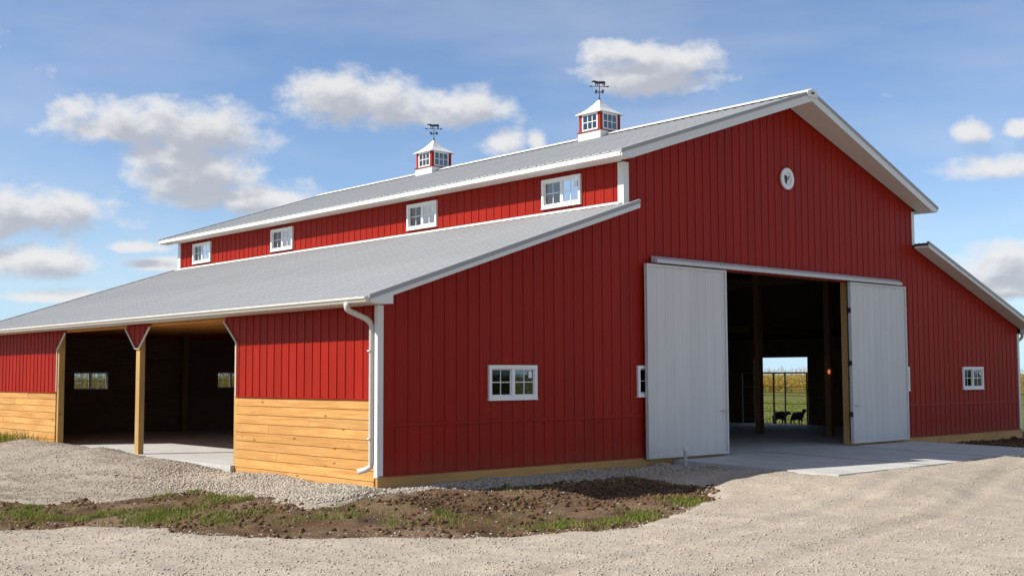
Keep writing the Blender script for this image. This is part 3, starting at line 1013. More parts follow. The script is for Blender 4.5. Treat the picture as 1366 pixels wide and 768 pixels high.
FH = .22
for s, X in ((1, lambda x: x), (-1, lambda x: W - x)):
    # lower roof
    xa, xb = -.55, X1 - .0
    slab('roof_deck', 'inner', X(xa), X(xb), zl(xa) - .016, zl(xb) - .016, .05, -OVL + .02, L + OVL - .02, -OVL + .02, L + OVL - .02)
    for y0, y1, face in ((-OVL, -.036, -1), (L + .036, L + OVL, 1)):
        # sloping rake soffit, flat at the eave
        xr = -.10
        slab('rake_soffit', 'soffit', X(xr), X(xb - .02), zl(xr) - FL + .03, zl(xb - .02) - FL + .03, .02, y0 + .03, y1, y0 + .03, y1)
        # fascia with the level return at the eave
        f0, f1 = (y0 - .0, y0 + .03) if face < 0 else (y1 - .03, y1)
        mb = MB()
        pts = [(xa, zl(xa) + .012), (xa, SOF), (xr, SOF), (xr, zl(xr) - FL + .02), (xb, zl(xb) - FL), (xb, zl(xb) + .012)]
        bot = [(X(x), f0, z) for x, z in pts]; tp = [(X(x), f1, z) for x, z in pts]
        mb.hexa(bot, tp)
        mb.build('rake_fascia', 'white', barn)
        # metal rake edge folded over the roof
        mb = MB()
        e0, e1 = (y0 - .012, y0 + .07) if face < 0 else (y1 - .07, y1 + .012)
        mb.hexa([(X(xa - .03), e0, zl(xa - .03) - .045), (X(xb), e0, zl(xb) - .045), (X(xb), e1, zl(xb) + .03), (X(xa - .03), e1, zl(xa - .03) + .03)],
                [(X(xa - .03), e0, zl(xa - .03) + .036), (X(xb), e0, zl(xb) + .036), (X(xb), e1, zl(xb) + .037), (X(xa - .03), e1, zl(xa - .03) + .037)])
        mb.build('rake_trim', 'roof', barn)
        # level return under the rake
        mb = MB(); mb.box(*sorted((X(xa + .002), X(xr - .002))), y0 + .031, y1, SOF, SOF + .018)
        mb.build('return_soffit', 'soffit', barn)
        mb = MB(); mb.box(*sorted((X(xr - .02), X(xr - .001))), y0 + .031, y1, SOF + .019, zl(xr) - FL + .05)
        mb.build('return_end', 'white', barn)
        # closed upper end of the rake box
        mb = MB(); mb.box(*sorted((X(xb - .02), X(xb - .002))), y0 + .031, y1, zl(xb) - FL + .005, zl(xb) - .07)
        mb.build('rake_end', 'white', barn)
    # eave
    mb = MB(); mb.box(*sorted((X(xa), X(xa + .025))), -OVL + .031, L + OVL - .031, SOF, zl(xa) - .02)
    mb.build('eave_fascia', 'white', barn)
    mb = MB(); mb.box(*sorted((X(xa + .026), X(-.034))), .0, L, SOF + .008, SOF + .022)
    mb.build('eave_soffit', 'soffit', barn)
    # gutter, K profile, open at the top
    prof = [(-.002, 3.068), (-.002, 2.985), (-.075, 2.985), (-.092, 3.015), (-.118, 3.04), (-.118, 3.072), (-.108, 3.072), (-.108, 3.045), (-.084, 3.02), (-.070, 2.993), (-.012, 2.993), (-.012, 3.068)]
    mb = MB()
    y0, y1 = -OVL + .02, L + OVL - .02
    mb.hexa([(X(xa + px), y0, z) for px, z in prof], [(X(xa + px), y1, z) for px, z in prof])
    gut = mb.build('gutter', 'gutter', barn)
    mb = MB()
    for ye in (y0 - .004, y1 + .004):
        mb.hexa([(X(xa + px), ye - .003, z) for px, z in prof[:6]], [(X(xa + px), ye + .003, z) for px, z in prof[:6]])
    mb.build('gutter_end', 'gutter', gut)
    # downspout
    yd = .30
    r = .049
    mb = MB()
    path = [(X(xa - .065), .14, 2.99), (X(xa - .065), .14, 2.94), (X(xa - .055), .14, 2.90), (X(xa - .02), .138, 2.865),
            (X(-.24), .122, 2.745), (X(-.17), .12, 2.70), (X(-.128), .11, 2.62), (X(-.128), .11, .36), (X(-.133), .12, .30), (X(-.19), .18, .245), (X(-.28), .28, .215)]
    mb.tube(path, r, 8)
    mb.build('downspout', 'gutter', gut, True)
    for z in (2.2, .75):
        mb = MB(); mb.box(*sorted((X(-.197), X(-.034))), .09, .15, z, z + .022)
        mb.build('downspout_strap', 'white', gut)
    # upper roof
    xa, xb = 5.45, MID
    slab('roof_deck', 'inner', X(xa), X(xb), zu(xa) - .016, zu(xb) - .016, .05, -prowf(xa) + .02, L + OVU - .02, -prowf(xb) + .02, L + OVU - .02)
    for face in (-1, 1):
        pf = (lambda x: -prowf(x)) if face < 0 else (lambda x: L + OVU)
        wy = -.036 if face < 0 else L + .036
        xr = 5.78
        s_ = .03 * -face
        mb = MB()
        x0, x1_ = xr, xb
        z0, z1_ = zu(x0) - FH + .03, zu(x1_) - FH + .03
        mb.hexa([(X(x0), pf(x0) + s_, z0 - .02), (X(x1_), pf(x1_) + s_, z1_ - .02), (X(x1_), wy, z1_ - .02), (X(x0), wy, z0 - .02)],
                [(X(x0), pf(x0) + s_, z0), (X(x1_), pf(x1_) + s_, z1_), (X(x1_), wy, z1_), (X(x0), wy, z0)])
        mb.build('rake_soffit', 'soffit', barn)
        pts = [(xa, zu(xa) + .012), (xa, 6.105), (xr, 6.105), (xr, zu(xr) - FH), (xb, zu(xb) - FH), (xb, zu(xb) + .012)]
        mb = MB()
        mb.hexa([(X(x), pf(x), z) for x, z in pts], [(X(x), pf(x) + s_, z) for x, z in pts])
        mb.build('rake_fascia', 'white', barn)
        mb = MB()
        o_ = .012 * face; i_ = -.07 * face
        xe = xa - .03
        mb.hexa([(X(xe), pf(xa) + o_, zu(xe) - .045), (X(xb), pf(xb) + o_, zu(xb) - .045), (X(xb), pf(xb) + i_, zu(xb) + .03), (X(xe), pf(xa) + i_, zu(xe) + .03)],
                [(X(xe), pf(xa) + o_, zu(xe) + .036), (X(xb), pf(xb) + o_, zu(xb) + .036), (X(xb), pf(xb) + i_, zu(xb) + .037), (X(xe), pf(xa) + i_, zu(xe) + .037)])
        mb.build('rake_trim', 'roof', barn)
        mb = MB(); mb.box(*sorted((X(xa + .002), X(xr - .002))), *sorted((pf(xr) + s_, wy)), 6.105, 6.12)
        mb.build('return_soffit', 'soffit', barn)
        mb = MB(); mb.box(*sorted((X(xr - .02), X(xr - .001))), *sorted((pf(xr) + s_ * 1.03, wy)), 6.121, max(6.14, zu(xr) - FH + .05))
        mb.build('return_end', 'white', barn)
    mb = MB(); mb.box(*sorted((X(xa - .02), X(xa + .025))), -OVU + .031, L + OVU - .031, 6.115, zu(xa) + .01)
    mb.build('eave_fascia', 'white', barn)
    mb = MB(); mb.box(*sorted((X(xa + .026), X(X1 - .034))), .0, L, 6.12, 6.135)
    mb.build('eave_soffit', 'soffit', barn)
    # roof strips under the prow
    slab('prow_sheet', 'roof', X(xa), X(xb), zu(xa) + .006, zu(xb) + .006, .02, -prowf(xa) + .01, -OVU + .002, -prowf(xb) + .01, -OVU + .002)
    # flashing where the lower roof meets the clerestory
    mb = MB()
    mb.hexa([(X(X1 - .08), .03, zl(X1 - .08) + .02), (X(X1 - .024), .03, zl(X1) + .02), (X(X1 - .024), L - .03, zl(X1) + .02), (X(X1 - .08), L - .03, zl(X1 - .08) + .02)],
            [(X(X1 - .08), .03, zl(X1 - .08) + .03), (X(X1 - .024), .03, zl(X1) + .05), (X(X1 - .024), L - .03, zl(X1) + .05), (X(X1 - .08), L - .03, zl(X1 - .08) + .03)])
    mb.build('flashing', 'white', barn)
# ridge cap
mb = MB()
yr0, yr1 = -prowf(MID) - .02, L + OVU + .02
zr = zu(MID) + .03
mb.hexa([(MID - .2, yr0, zr - .2 * SU + .012), (MID, yr0, zr + .012), (MID + .2, yr0, zr - .2 * SU + .012), (MID + .2, yr0, zr - .2 * SU + .03), (MID, yr0, zr + .045), (MID - .2, yr0, zr - .2 * SU + .03)],
        [(MID - .2, yr1, zr - .2 * SU + .012), (MID, yr1, zr + .012), (MID + .2, yr1, zr - .2 * SU + .012), (MID + .2, yr1, zr - .2 * SU + .03), (MID, yr1, zr + .045), (MID - .2, yr1, zr - .2 * SU + .03)])
mb.build('ridge_cap', 'white', barn)
mb = MB(); mb.hexa([(MID - .2, yr0 - .004, zr - .2 * SU - .09), (MID + .2, yr0 - .004, zr - .2 * SU - .09), (MID + .2, yr0 - .004, zr - .2 * SU + .02), (MID, yr0 - .004, zr + .035), (MID - .2, yr0 - .004, zr - .2 * SU + .02)],
                   [(MID - .2, yr0 + .016, zr - .2 * SU - .09), (MID + .2, yr0 + .016, zr - .2 * SU - .09), (MID + .2, yr0 + .016, zr - .2 * SU + .02), (MID, yr0 + .016, zr + .035), (MID - .2, yr0 + .016, zr - .2 * SU + .02)])
pc = mb.build('peak_cap', 'white', barn)
mb = MB(); mb.box(MID - .06, MID + .06, yr0 - .009, yr0 - .0045, zr - .09, zr - .04); mb.build('vent_slot', 'dark', pc)


# ---------------- windows
def window(u0, u1, z0, z1, place, flip=False, sticker=(), screen=-1):
    """slider window: casing, centre stile, two sashes with a cross of muntins, eight panes"""
    c = .062

    def bx(mb, a, b_, za, zb, d0, d1):
        q = [(a, za), (b_, za), (b_, zb), (a, zb)]
        mb.hexa([place(u, z, d0) for u, z in q], [place(u, z, d1) for u, z in q])
    mb = MB()
    for a, b_, za, zb in ((u0, u1, z0, z0 + c), (u0, u1, z1 - c, z1), (u0, u0 + c, z0 + c, z1 - c), (u1 - c, u1, z0 + c, z1 - c)):
        bx(mb, a, b_, za, zb, -.05, .052)
    bx(mb, u0 - .012, u1 + .012, z0 - .018, z0 - .0005, .0, .06)
    win = mb.build('window', 'frame', barn)
    um = (u0 + u1) / 2
    mb = MB(); bx(mb, um - .026, um + .026, z0 + c, z1 - c, -.03, .036)
    mb.build('centre_stile', 'frame', win)
    for k, (a, b_) in enumerate(((u0 + c, um - .026), (um + .026, u1 - c))):
        d = .012 if (k == 0) == flip else -.012
        if k == 1 or True:
            mb = MB()
            s = .024
            for q in ((a, b_, z0 + c, z0 + c + s), (a, b_, z1 - c - s, z1 - c), (a, a + s, z0 + c + s, z1 - c - s), (b_ - s, b_, z0 + c + s, z1 - c - s)):
                bx(mb, *q, d - .012, d + .014)
            mb.build('sash', 'frame', win)
        ai, bi, zi, zj = a + s, b_ - s, z0 + c + s, z1 - c - s
        mu, mz = (ai + bi) / 2, (zi + zj) / 2
        t = .008
        mb = MB(); bx(mb, mu - t, mu + t, zi, zj, d - .006, d + .008); bx(mb, ai, mu - t, mz - t, mz + t, d - .005, d + .007); bx(mb, mu + t, bi, mz - t, mz + t, d - .005, d + .007)
        mb.build('muntin', 'frame', win)
        for pa, pb in ((ai, mu - t), (mu + t, bi)):
            for za, zb in ((zi, mz - t), (mz + t, zj)):
                mb = MB(); bx(mb, pa, pb, za, zb, d - .002, d + .002)
                mb.build('pane', 'screen' if k == screen else 'glass', win)
        if k in sticker:
            mb = MB(); bx(mb, bi - .115, bi - .03, zj - .15, zj - .03, d + .0085, d + .0095)
            mb.build('sticker', 'sticker', win)
    return win


for i, (a, b_) in enumerate(GW):
    window(a, b_, WZ0, WZ1, front, screen=0, sticker=(1,) if i in (0, 3) else ())
# on the clerestory u runs away from the camera, so the sash nearer the camera is the right hand one
for i, (a, b_) in enumerate(CW):
    w = window(a, b_, CZ0, CZ1, cler, True, screen=1)
    if i < 3:
        mb = MB(); mb.box(X1 - .0225, X1 - .0205, a + .11, a + .21, CZ1 - .25, CZ1 - .12); mb.build('sticker', 'sticker', w)
for a, b_ in CW: window(a, b_, CZ0, CZ1, clerR)
for a, b_ in BW: window(a, b_, WZ0, WZ1, back)

# round vent with a black animal head emblem
vent_c = Vector((11.60, 0, 6.37))


def disc(mb, r0, r1, d0, d1, n=28):
    k = len(mb.v)
    for i in range(n):
        a = 2 * math.pi * i / n; c, s = math.cos(a), math.sin(a)
        for r, d in ((r0, d0), (r0, d1), (r1, d1), (r1, d0)):
            mb.v.append((vent_c.x + r * c, -d, vent_c.z + r * s))
    for i in range(n):
        j = (i + 1) % n
        for q in range(4):
            w = (q + 1) % 4
            mb.f.append((k + i * 4 + q, k + j * 4 + q, k + j * 4 + w, k + i * 4 + w))


mb = MB(); disc(mb, .155, .255, .02, .06); vent = mb.build('round_vent', 'frame', barn)
mb = MB(); disc(mb, .0005, .156, .021, .032); mb.build('vent_plate', 'frame', vent)
mb = MB()
for poly in ([(-.11, .09), (-.03, .06), (.0, .075), (.02, .02), (.0, -.06), (-.02, -.13), (-.055, -.10), (-.075, -.02), (-.085, .04)],
             [(.03, -.03), (.06, .0), (.085, .08), (.065, .06), (.045, .04), (.035, .0)]):
    mb.hexa([(vent_c.x + x * 1.2, -.033, vent_c.z + z * 1.15) for x, z in poly], [(vent_c.x + x * 1.2, -.038, vent_c.z + z * 1.15) for x, z in poly])
mb.build('emblem', 'iron', vent)


# ---------------- sliding doors
def sliding_door(x0, x1, z0, z1):
    mb = MB(); mb.box(x0 + .03, x1 - .03, -.122, -.075, z0 + .03, z1 - .02)
    d = mb.build('sliding_door', 'door', barn)
    mb = MB()
    for a, b_, c0, c1 in ((x0, x0 + .05, z0, z1), (x1 - .05, x1, z0, z1), (x0 + .0505, x1 - .0505, z0, z0 + .05), (x0 + .0505, x1 - .0505, z1 - .05, z1)):
        mb.box(a, b_, -.152, -.07, c0, c1)
    mb.build('door_frame', 'door', d)
    siding(x0 + .05, x1 - .05, lambda u, m: z0 + .05, lambda u, m: z1 - .05, [], lambda u, z, q: (u, -.124 - q * .45, z), 'door', d, 'door_panel')
    return d


d1 = sliding_door(6.484, 9.095, .10, 4.06)
d2 = sliding_door(14.02, 16.66, .10, 4.06)
for d, x in ((d1, 8.86), (d2, 14.14)):
    mb = MB(); mb.box(x, x + .2, -.168, -.153, 1.0, 1.035)
    mb.build('door_handle', 'galv', d)
for z in (.75, 2.0, 3.3):
    mb = MB(); mb.box(13.985, 14.019, -.15, -.05, z, z + .12); mb.build('door_bracket', 'iron', d2)
mb = MB()
mb.hexa([(6.75, -.03, 4.10), (6.75, -.20, 4.085), (6.75, -.20, 4.16), (6.75, -.03, 4.24)], [(16.4, -.03, 4.10), (16.4, -.20, 4.085), (16.4, -.20, 4.16), (16.4, -.03, 4.24)])
mb.build('door_track_cover', 'track', barn)


# ------------------------------------------------------------------ cupolas
def cupola(y, label):
    root = empty('cupola', (MID, y, 8.33))
    tag(root, label, 'cupola', 'cupolas on the ridge')
    s = .40
    mb = MB(); mb.box(-s - .02, s + .02, -s - .02, s + .02, -.32, .085); mb.build('base', 'white', root)
    mb = MB(); mb.box(-s - .05, s + .05, -s - .05, s + .05, .086, .11); mb.build('base_trim', 'red', root)
    h0, h1 = .111, .60
    for sx in (-1, 1):
        for sy in (-1, 1):
            mb = MB(); mb.box(*sorted((sx * s, sx * (s - .1))), *sorted((sy * s, sy * (s - .1))), h0, h1)
            mb.build('corner_post', 'red', root)
    # windows in the four faces
    for k in range(4):
        a = k * math.pi / 2
        c, sn = round(math.cos(a)), round(math.sin(a))

        def pl(u, z, d):
            x, yy = u, -(s - .02 + d)
            return (x * c - yy * sn, x * sn + yy * c, z)

        def bx(mb, a_, b_, za, zb, d0, d1):
            q = [(a_, za), (b_, za), (b_, zb), (a_, zb)]
            mb.hexa([pl(u, z, d0) for u, z in q], [pl(u, z, d1) for u, z in q])
        e = s - .10
        mb = MB()
        for q in ((-e, e, h0, h0 + .055), (-e, e, h1 - .05, h1), (-e, -e + .045, h0 + .055, h1 - .05), (e - .045, e, h0 + .055, h1 - .05)):
            bx(mb, *q, -.03, .012)
        w = mb.build('window', 'frame', root)
        mb = MB()
        u0, u1, z0, z1 = -e + .045, e - .045, h0 + .055, h1 - .05
        for i in (1, 2):
            u = u0 + (u1 - u0) * i / 3
            bx(mb, u - .011, u + .011, z0, z1, -.02, .006)
        for i in range(3):
            ua = u0 + (u1 - u0) * i / 3 + (.0112 if i else 0); ub = u0 + (u1 - u0) * (i + 1) / 3 - (.0112 if i < 2 else 0)
            bx(mb, ua, ub, (z0 + z1) / 2 - .01, (z0 + z1) / 2 + .01, -.019, .005)
        mb.build('muntin', 'frame', w)
        for i in range(3):
            ua = u0 + (u1 - u0) * i / 3 + .012; ub = u0 + (u1 - u0) * (i + 1) / 3 - .012
            for za, zb in ((z0, (z0 + z1) / 2 - .011), ((z0 + z1) / 2 + .011, z1)):
                mb = MB(); bx(mb, ua, ub, za, zb, -.01, -.006); mb.build('pane', 'glass', w)
    # roof, gently flared
    mb = MB()
    rows = [(.475, .585), (.475, .605), (.36, .675), (.24, .77), (.12, .90), (.02, 1.03)]
    for r, z in rows:
        mb.v += [(-r, -r, z), (r, -r, z), (r, r, z), (-r, r, z)]
    for i in range(len(rows) - 1):
        for j in range(4):
            a_ = i * 4 + j; b_ = i * 4 + (j + 1) % 4
            mb.f.append((a_, b_, b_ + 4, a_ + 4))
    mb.f.append((3, 2, 1, 0)); k = (len(rows) - 1) * 4; mb.f.append((k, k + 1, k + 2, k + 3))
    mb.build('roof', 'white', root)
    # weathervane
    mb = MB(); mb.tube([(0, 0, 1.0), (0, 0, 1.5)], .012, 6)
    mb.tube([(0, 0, 1.03), (0, 0, 1.08)], .03, 8)
    vane = mb.build('weathervane', 'iron', root)
    mb = MB()
    mb.tube([(-.13, 0, 1.25), (.13, 0, 1.25)], .008, 5); mb.tube([(0, -.13, 1.25), (0, .13, 1.25)], .008, 5)
    for q in ((.13, 0), (-.13, 0), (0, .13), (0, -.13)):
        mb.box(q[0] - .022, q[0] + .022, q[1] - .022, q[1] + .022, 1.235, 1.285)
    mb.build('direction_arms', 'iron', vane)
    mb = MB()
    # arrow rod and an animal standing on it
    dx, dy = rgt.x, rgt.y
    D = Vector((.83, -.55, 0)).normalized(); Nn = Vector((-D.y, D.x, 0))

    def pr(poly):
        mb.hexa([D * x + Nn * .006 + Vector((0, 0, z)) for x, z in poly], [D * x - Nn * .006 + Vector((0, 0, z)) for x, z in poly])
    mb.tube([D * -.27 + Vector((0, 0, 1.40)), D * .24 + Vector((0, 0, 1.40))], .008, 5)
    pr([(-.29, 1.40), (-.22, 1.375), (-.22, 1.425)])
    pr([(.18, 1.402), (.26, 1.38), (.27, 1.43), (.2, 1.42)])
    pr([(-.12, 1.48), (.15, 1.48), (.17, 1.50), (.17, 1.545), (.12, 1.555), (-.05, 1.545), (-.10, 1.56), (-.13, 1.54)])
    for x in (-.11, -.06, .10, .14):
        pr([(x, 1.405), (x + .02, 1.405), (x + .022, 1.49), (x - .002, 1.49)])
    pr([(-.11, 1.50), (-.10, 1.555), (-.16, 1.57), (-.22, 1.535), (-.215, 1.51), (-.16, 1.52)])
    mb.build('animal_figure', 'iron', vane)
    return root


cupola(6.08, 'white-roofed red cupola with weathervane, nearer the front gable peak')
cupola(13.46, 'white-roofed red cupola with weathervane, farther along the ridge')

# ------------------------------------------------------------------ things round the barn
gp = empty('guide_post', (7.05, -.62, float(terrain(7.05, -.62)) + .03))
tag(gp, 'short grey steel pipe sticking up before the left sliding door', 'post')
mb = MB(); mb.tube([(0, 0, -.2), (0, 0, .36)], .035, 12); mb.build('pipe', 'galv', gp)
mb = MB(); mb.tube([(0, 0, .355), (0, 0, .40), (0, 0, .41)], [.042, .042, .03], 12); mb.build('cap', 'white', gp)


def pen_gate(x, y0, y1, label, h=1.78):
    g = empty('pen_gate', (x, (y0 + y1) / 2, FLOOR)); tag(g, label, 'gate', 'pen gates in the barn')
    hl = (y1 - y0) / 2
    for z in (.18, .45, .72, 1.0, 1.3, h):
        mb = MB(); mb.tube([(0, -hl, z), (0, hl, z)], .009 if z < h else .026, 6); mb.build('rail', 'pipe', g)
    for t in (-1, -.35, .0, 1):
        mb = MB(); mb.tube([(0, hl * t, .02), (0, hl * t, h + .02)], .032 if t == 0 else .026, 6); mb.build('upright', 'pipe', g)


pen_gate(22.7, 7.0, 9.7, 'dark steel pipe gate across the small lit opening')
pen_gate(20.2, 10.2, 13.6, 'dark steel pipe gate deep in the barn left of the lit opening')
lamp = empty('small_lamp', (X2 - .215, 2.52, 1.80)); tag(lamp, 'small amber lamp glowing on a post inside the big doorway', 'lamp')
mb = MB(); mb.box(-.0, .012, -.05, .05, -.04, .16); mb.build('mount', 'pipe', lamp)
mb = MB(); mb.tube([(-.03, 0, 0), (-.03, 0, .03), (-.03, 0, .09), (-.03, 0, .12)], [.02, .035, .035, .015], 10); mb.build('bulb', 'amber', lamp, True)


def sheep(loc, rz, label, head_up, sc=1.0):
    root = empty('sheep', loc, rz); root.scale = (sc,) * 3
    tag(root, label, 'sheep', 'sheep at the small opening')
    # x is forward
    V = [((-.02, 0, .40), .155), ((.17, 0, .41), .14), ((-.22, 0, .40), .15), ((.28, 0, .45), .10),
         ((.36, 0, .58 if head_up else .50), .062), ((.42, 0, .66 if head_up else .52), .062), ((.53, 0, .62 if head_up else .46), .036),
         ((-.31, 0, .36), .05), ((-.34, 0, .28), .022)]
    E_ = [(0, 1), (0, 2), (1, 3), (3, 4), (4, 5), (5, 6), (2, 7), (7, 8)]
    for sx, par in ((.17, 1), (-.22, 2)):
        for sy in (-1, 1):
            k = len(V)
            if sx > 0:
                V += [((sx, sy * .085, .30), .06), ((sx + .01, sy * .085, .17), .028), ((sx, sy * .085, .05), .022), ((sx + .025, sy * .085, .012), .022)]
            else:
                V += [((sx + .03, sy * .085, .30), .075), ((sx - .05, sy * .085, .18), .032), ((sx - .02, sy * .085, .05), .022), ((sx + .01, sy * .085, .012), .022)]
            E_ += [(par, k), (k, k + 1), (k + 1, k + 2), (k + 2, k + 3)]
    for sy in (-1, 1):
        k = len(V); p = V[5][0]
        V += [((p[0] - .02, sy * .07, p[2] + .02), .02), ((p[0] - .05, sy * .13, p[2] - .01), .012)]
        E_ += [(5, k), (k, k + 1)]
    me = bpy.data.meshes.new('body'); me.from_pydata([v for v, r in V], E_, [])
    o = bpy.data.objects.new('body', me); COL.objects.link(o); o.parent = root
    me.materials.append(MAT['wool'])
    o.modifiers.new('skin', 'SKIN')
    for i, (v, r) in enumerate(V):
        me.skin_vertices[0].data[i].radius = (r, r)
    me.skin_vertices[0].data[0].use_root = True
    sub = o.modifiers.new('sub', 'SUBSURF'); sub.levels = 2; sub.render_levels = 2
    return root


sheep((25.15, 9.85, -.10), math.radians(-88), 'dark sheep standing left behind the gate in the lit opening', False, .92)
sheep((25.50, 9.33, -.10), math.radians(-98), 'dark sheep with raised head standing right in the lit opening', True, .88)


# ------------------------------------------------------------------ stones, clods, grass
def stones(name, n, sampler, rmin, rmax, zf, mat, label, cat, flat=.7):
    t = (1 + 5 ** .5) / 2
    iv = np.array([(-1, t, 0), (1, t, 0), (-1, -t, 0), (1, -t, 0), (0, -1, t), (0, 1, t), (0, -1, -t), (0, 1, -t), (t, 0, -1), (t, 0, 1), (-t, 0, -1), (-t, 0, 1)], float)
    iv /= np.linalg.norm(iv[0])
    it = np.array([(0, 11, 5), (0, 5, 1), (0, 1, 7), (0, 7, 10), (0, 10, 11), (1, 5, 9), (5, 11, 4), (11, 10, 2), (10, 7, 6), (7, 1, 8), (3, 9, 4), (3, 4, 2), (3, 2, 6), (3, 6, 8), (3, 8, 9), (4, 9, 5), (2, 4, 11), (6, 2, 10), (8, 6, 7), (9, 8, 1)])
    xy = sampler(n)
    n = len(xy)
    r = rmin + (rmax - rmin) * RNG.random(n) ** (3.5 if mat == 'clod' else 2.2)
    V = iv[None] * (1 + RNG.uniform(-.28, .28, (n, 12, 1)))
    V = V * np.stack([RNG.uniform(.75, 1.35, n), RNG.uniform(.75, 1.2, n), RNG.uniform(.5, .9, n) * flat / .7], -1)[:, None]
    a = RNG.uniform(0, 6.28, n); c, s = np.cos(a)[:, None], np.sin(a)[:, None]
    V = np.stack([V[..., 0] * c - V[..., 1] * s, V[..., 0] * s + V[..., 1] * c, V[..., 2]], -1) * r[:, None, None]
    z = zf(xy[:, 0], xy[:, 1])
    V += np.stack([xy[:, 0], xy[:, 1], z + r * .15], -1)[:, None]
    T = it[None] + (np.arange(n) * 12)[:, None, None]
    me = np_mesh(name, V.reshape(-1, 3), T.reshape(-1, 3), mat)
    return tag(link(name, me), label, cat, kind='stuff')


def sample_rect(x0, x1, y0, y1, dens):
    """dens(x, y) -> 0..1 acceptance"""
    def f(n):
        out = []
        tot = 0
        for _ in range(60):
            x = RNG.uniform(x0, x1, n); y = RNG.uniform(y0, y1, n)
            k = RNG.random(n) < dens(x, y)
            out.append(np.stack([x[k], y[k]], -1)); tot += k.sum()
            if tot >= n: break
        return np.concatenate(out)[:n]
    return f


def outside(x, y, m=.02):
    return (x < -.03 - m) | (y < -.03 - m) | (x > W + m) | (y > L + m)


def top_z(x, y):
    ym, dm = yard_mask(x, y), drive_mask(x, y)
    z = ground_z(x, y)
    z = np.where(ym > 0.05, yard_z(x, y), z)
    z = np.where(dm > 0.05, np.maximum(z, drive_z(x, y)), z)
    return z


# coarse white stone along the side wall and round the corner
def d_coarse(x, y):
    a = np.exp(-np.maximum(-x - 1.3 - .25 * np.maximum(2 - y, 0), 0) / .45) * (x < 0) * (1 - sstep(3.0, 6.5, y))
    b_ = (x >= -.5) * (x < 7.0) * (y < 0) * np.exp(-np.maximum(-y - .9, 0) / .4)
    return np.maximum(a, b_) * outside(x, y) * (yard_mask(x, y) > -.05)


stones('white_stones', 30000, sample_rect(-3.6, 7.2, -2.2, 6.6, d_coarse), .009, .032, top_z, 'stone', 'coarse white stone heaped along the foot of the walls', 'stones')


def near_cam(x, y, k=7.0):
    return np.exp(-np.maximum(np.hypot(x + 11.4, y + 15.9) - 12, 0) / k)


in_apron = lambda x, y: (x > 7.5) & (x < 16.9) & (y > -3.6)
stones('drive_chips', 42000, sample_rect(-9, 22, -15, 2.5, lambda x, y: sstep(-.05, .3, drive_mask(x, y)) * near_cam(x, y) * ~in_apron(x, y)), .006, .020, top_z, 'chip', 'loose gravel chips scattered over the drive', 'gravel')
stones('yard_chips', 26000, sample_rect(-9, -.05, -2, 16, lambda x, y: sstep(-.05, .3, yard_mask(x, y)) * near_cam(x, y, 9)), .006, .018, top_z, 'yard_chip', 'loose gravel chips scattered over the left yard', 'gravel')


def soil_d(x, y):
    return (np.maximum(yard_mask(x, y), drive_mask(x, y)) < .05) * outside(x, y)


stones('soil_clods', 6500, sample_rect(-9, 5.6, -5, 7, lambda x, y: soil_d(x, y) * (.12 + sstep(.42, .6, fbm(x * .9, y * .9, 3, 55)) * np.exp(-np.abs(y + 1.6 + .25 * x) / 2.2))), .004, .05, top_z, 'clod', 'dark clods and crumbs of turned soil', 'soil', .8)
stones('soil_pebbles', 2600, sample_rect(-9, 5.6, -5, 7, lambda x, y: soil_d(x, y) * (.06 + np.exp(np.maximum(yard_mask(x, y), drive_mask(x, y)) / .16))), .006, .024, top_z, 'chip', 'pale pebbles strewn over the bare soil', 'stones')
stones('corner_clods', 1500, sample_rect(17.3, 22.5, -2.6, -.15, lambda x, y: (drive_mask(x, y) < 0) * 1.0), .02, .10, top_z, 'clod', 'dark soil clods by the far right corner of the barn', 'soil', .8)


def blades(name, xy, hmin, hmax, width, mat, label, cat, lean=.5, kind='stuff'):
    n = len(xy)
    z = top_z(xy[:, 0], xy[:, 1]) - .01
    a = RNG.uniform(0, 6.28, n); h = RNG.uniform(hmin, hmax, n); w = width * RNG.uniform(.6, 1.4, n)
    la = RNG.uniform(0, 6.28, n); ll = h * lean * RNG.random(n)
    sx, sy = np.cos(a) * w / 2, np.sin(a) * w / 2
    lx, ly = np.cos(la) * ll, np.sin(la) * ll
    x, y = xy[:, 0], xy[:, 1]
    V = np.stack([np.stack([x - sx, y - sy, z], -1), np.stack([x + sx, y + sy, z], -1),
                  np.stack([x + lx * .35 + sx * .7, y + ly * .35 + sy * .7, z + h * .6], -1), np.stack([x + lx * .35 - sx * .7, y + ly * .35 - sy * .7, z + h * .6], -1),
                  np.stack([x + lx, y + ly, z + h], -1)], 1)
    T = np.array([(0, 1, 2), (0, 2, 3), (3, 2, 4)])[None] + (np.arange(n) * 5)[:, None, None]
    me = np_mesh(name, V.reshape(-1, 3), T.reshape(-1, 3), mat)
    return tag(link(name, me), label, cat, kind=kind)


# image-checked patches of grass on the soil: (x, y, rx, ry, weight)
GP = [(-2.1, 2.6, .35, .8, 1.0), (-2.15, .9, .4, .7, .9), (-2.8, .15, .5, .5, .8), (-4.7, 2.7, .5, .5, 1.0), (-3.9, 2.2, .5, .4, .8), (-3.3, 1.2, .5, .6, .6), (-5.9, 3.2, .7, .6, .9),
      (-4.3, 4.0, .5, .5, .35), (1.5, -3.7, .9, .35, 1.0), (2.3, -3.85, .5, .3, 1.0), (3.95, -3.3, .3, .35, 1.1), (.3, -3.9, .6, .3, .6), (-1.0, -2.3, .5, .4, .5), (-1.9, -1.3, .5, .3, .5)]


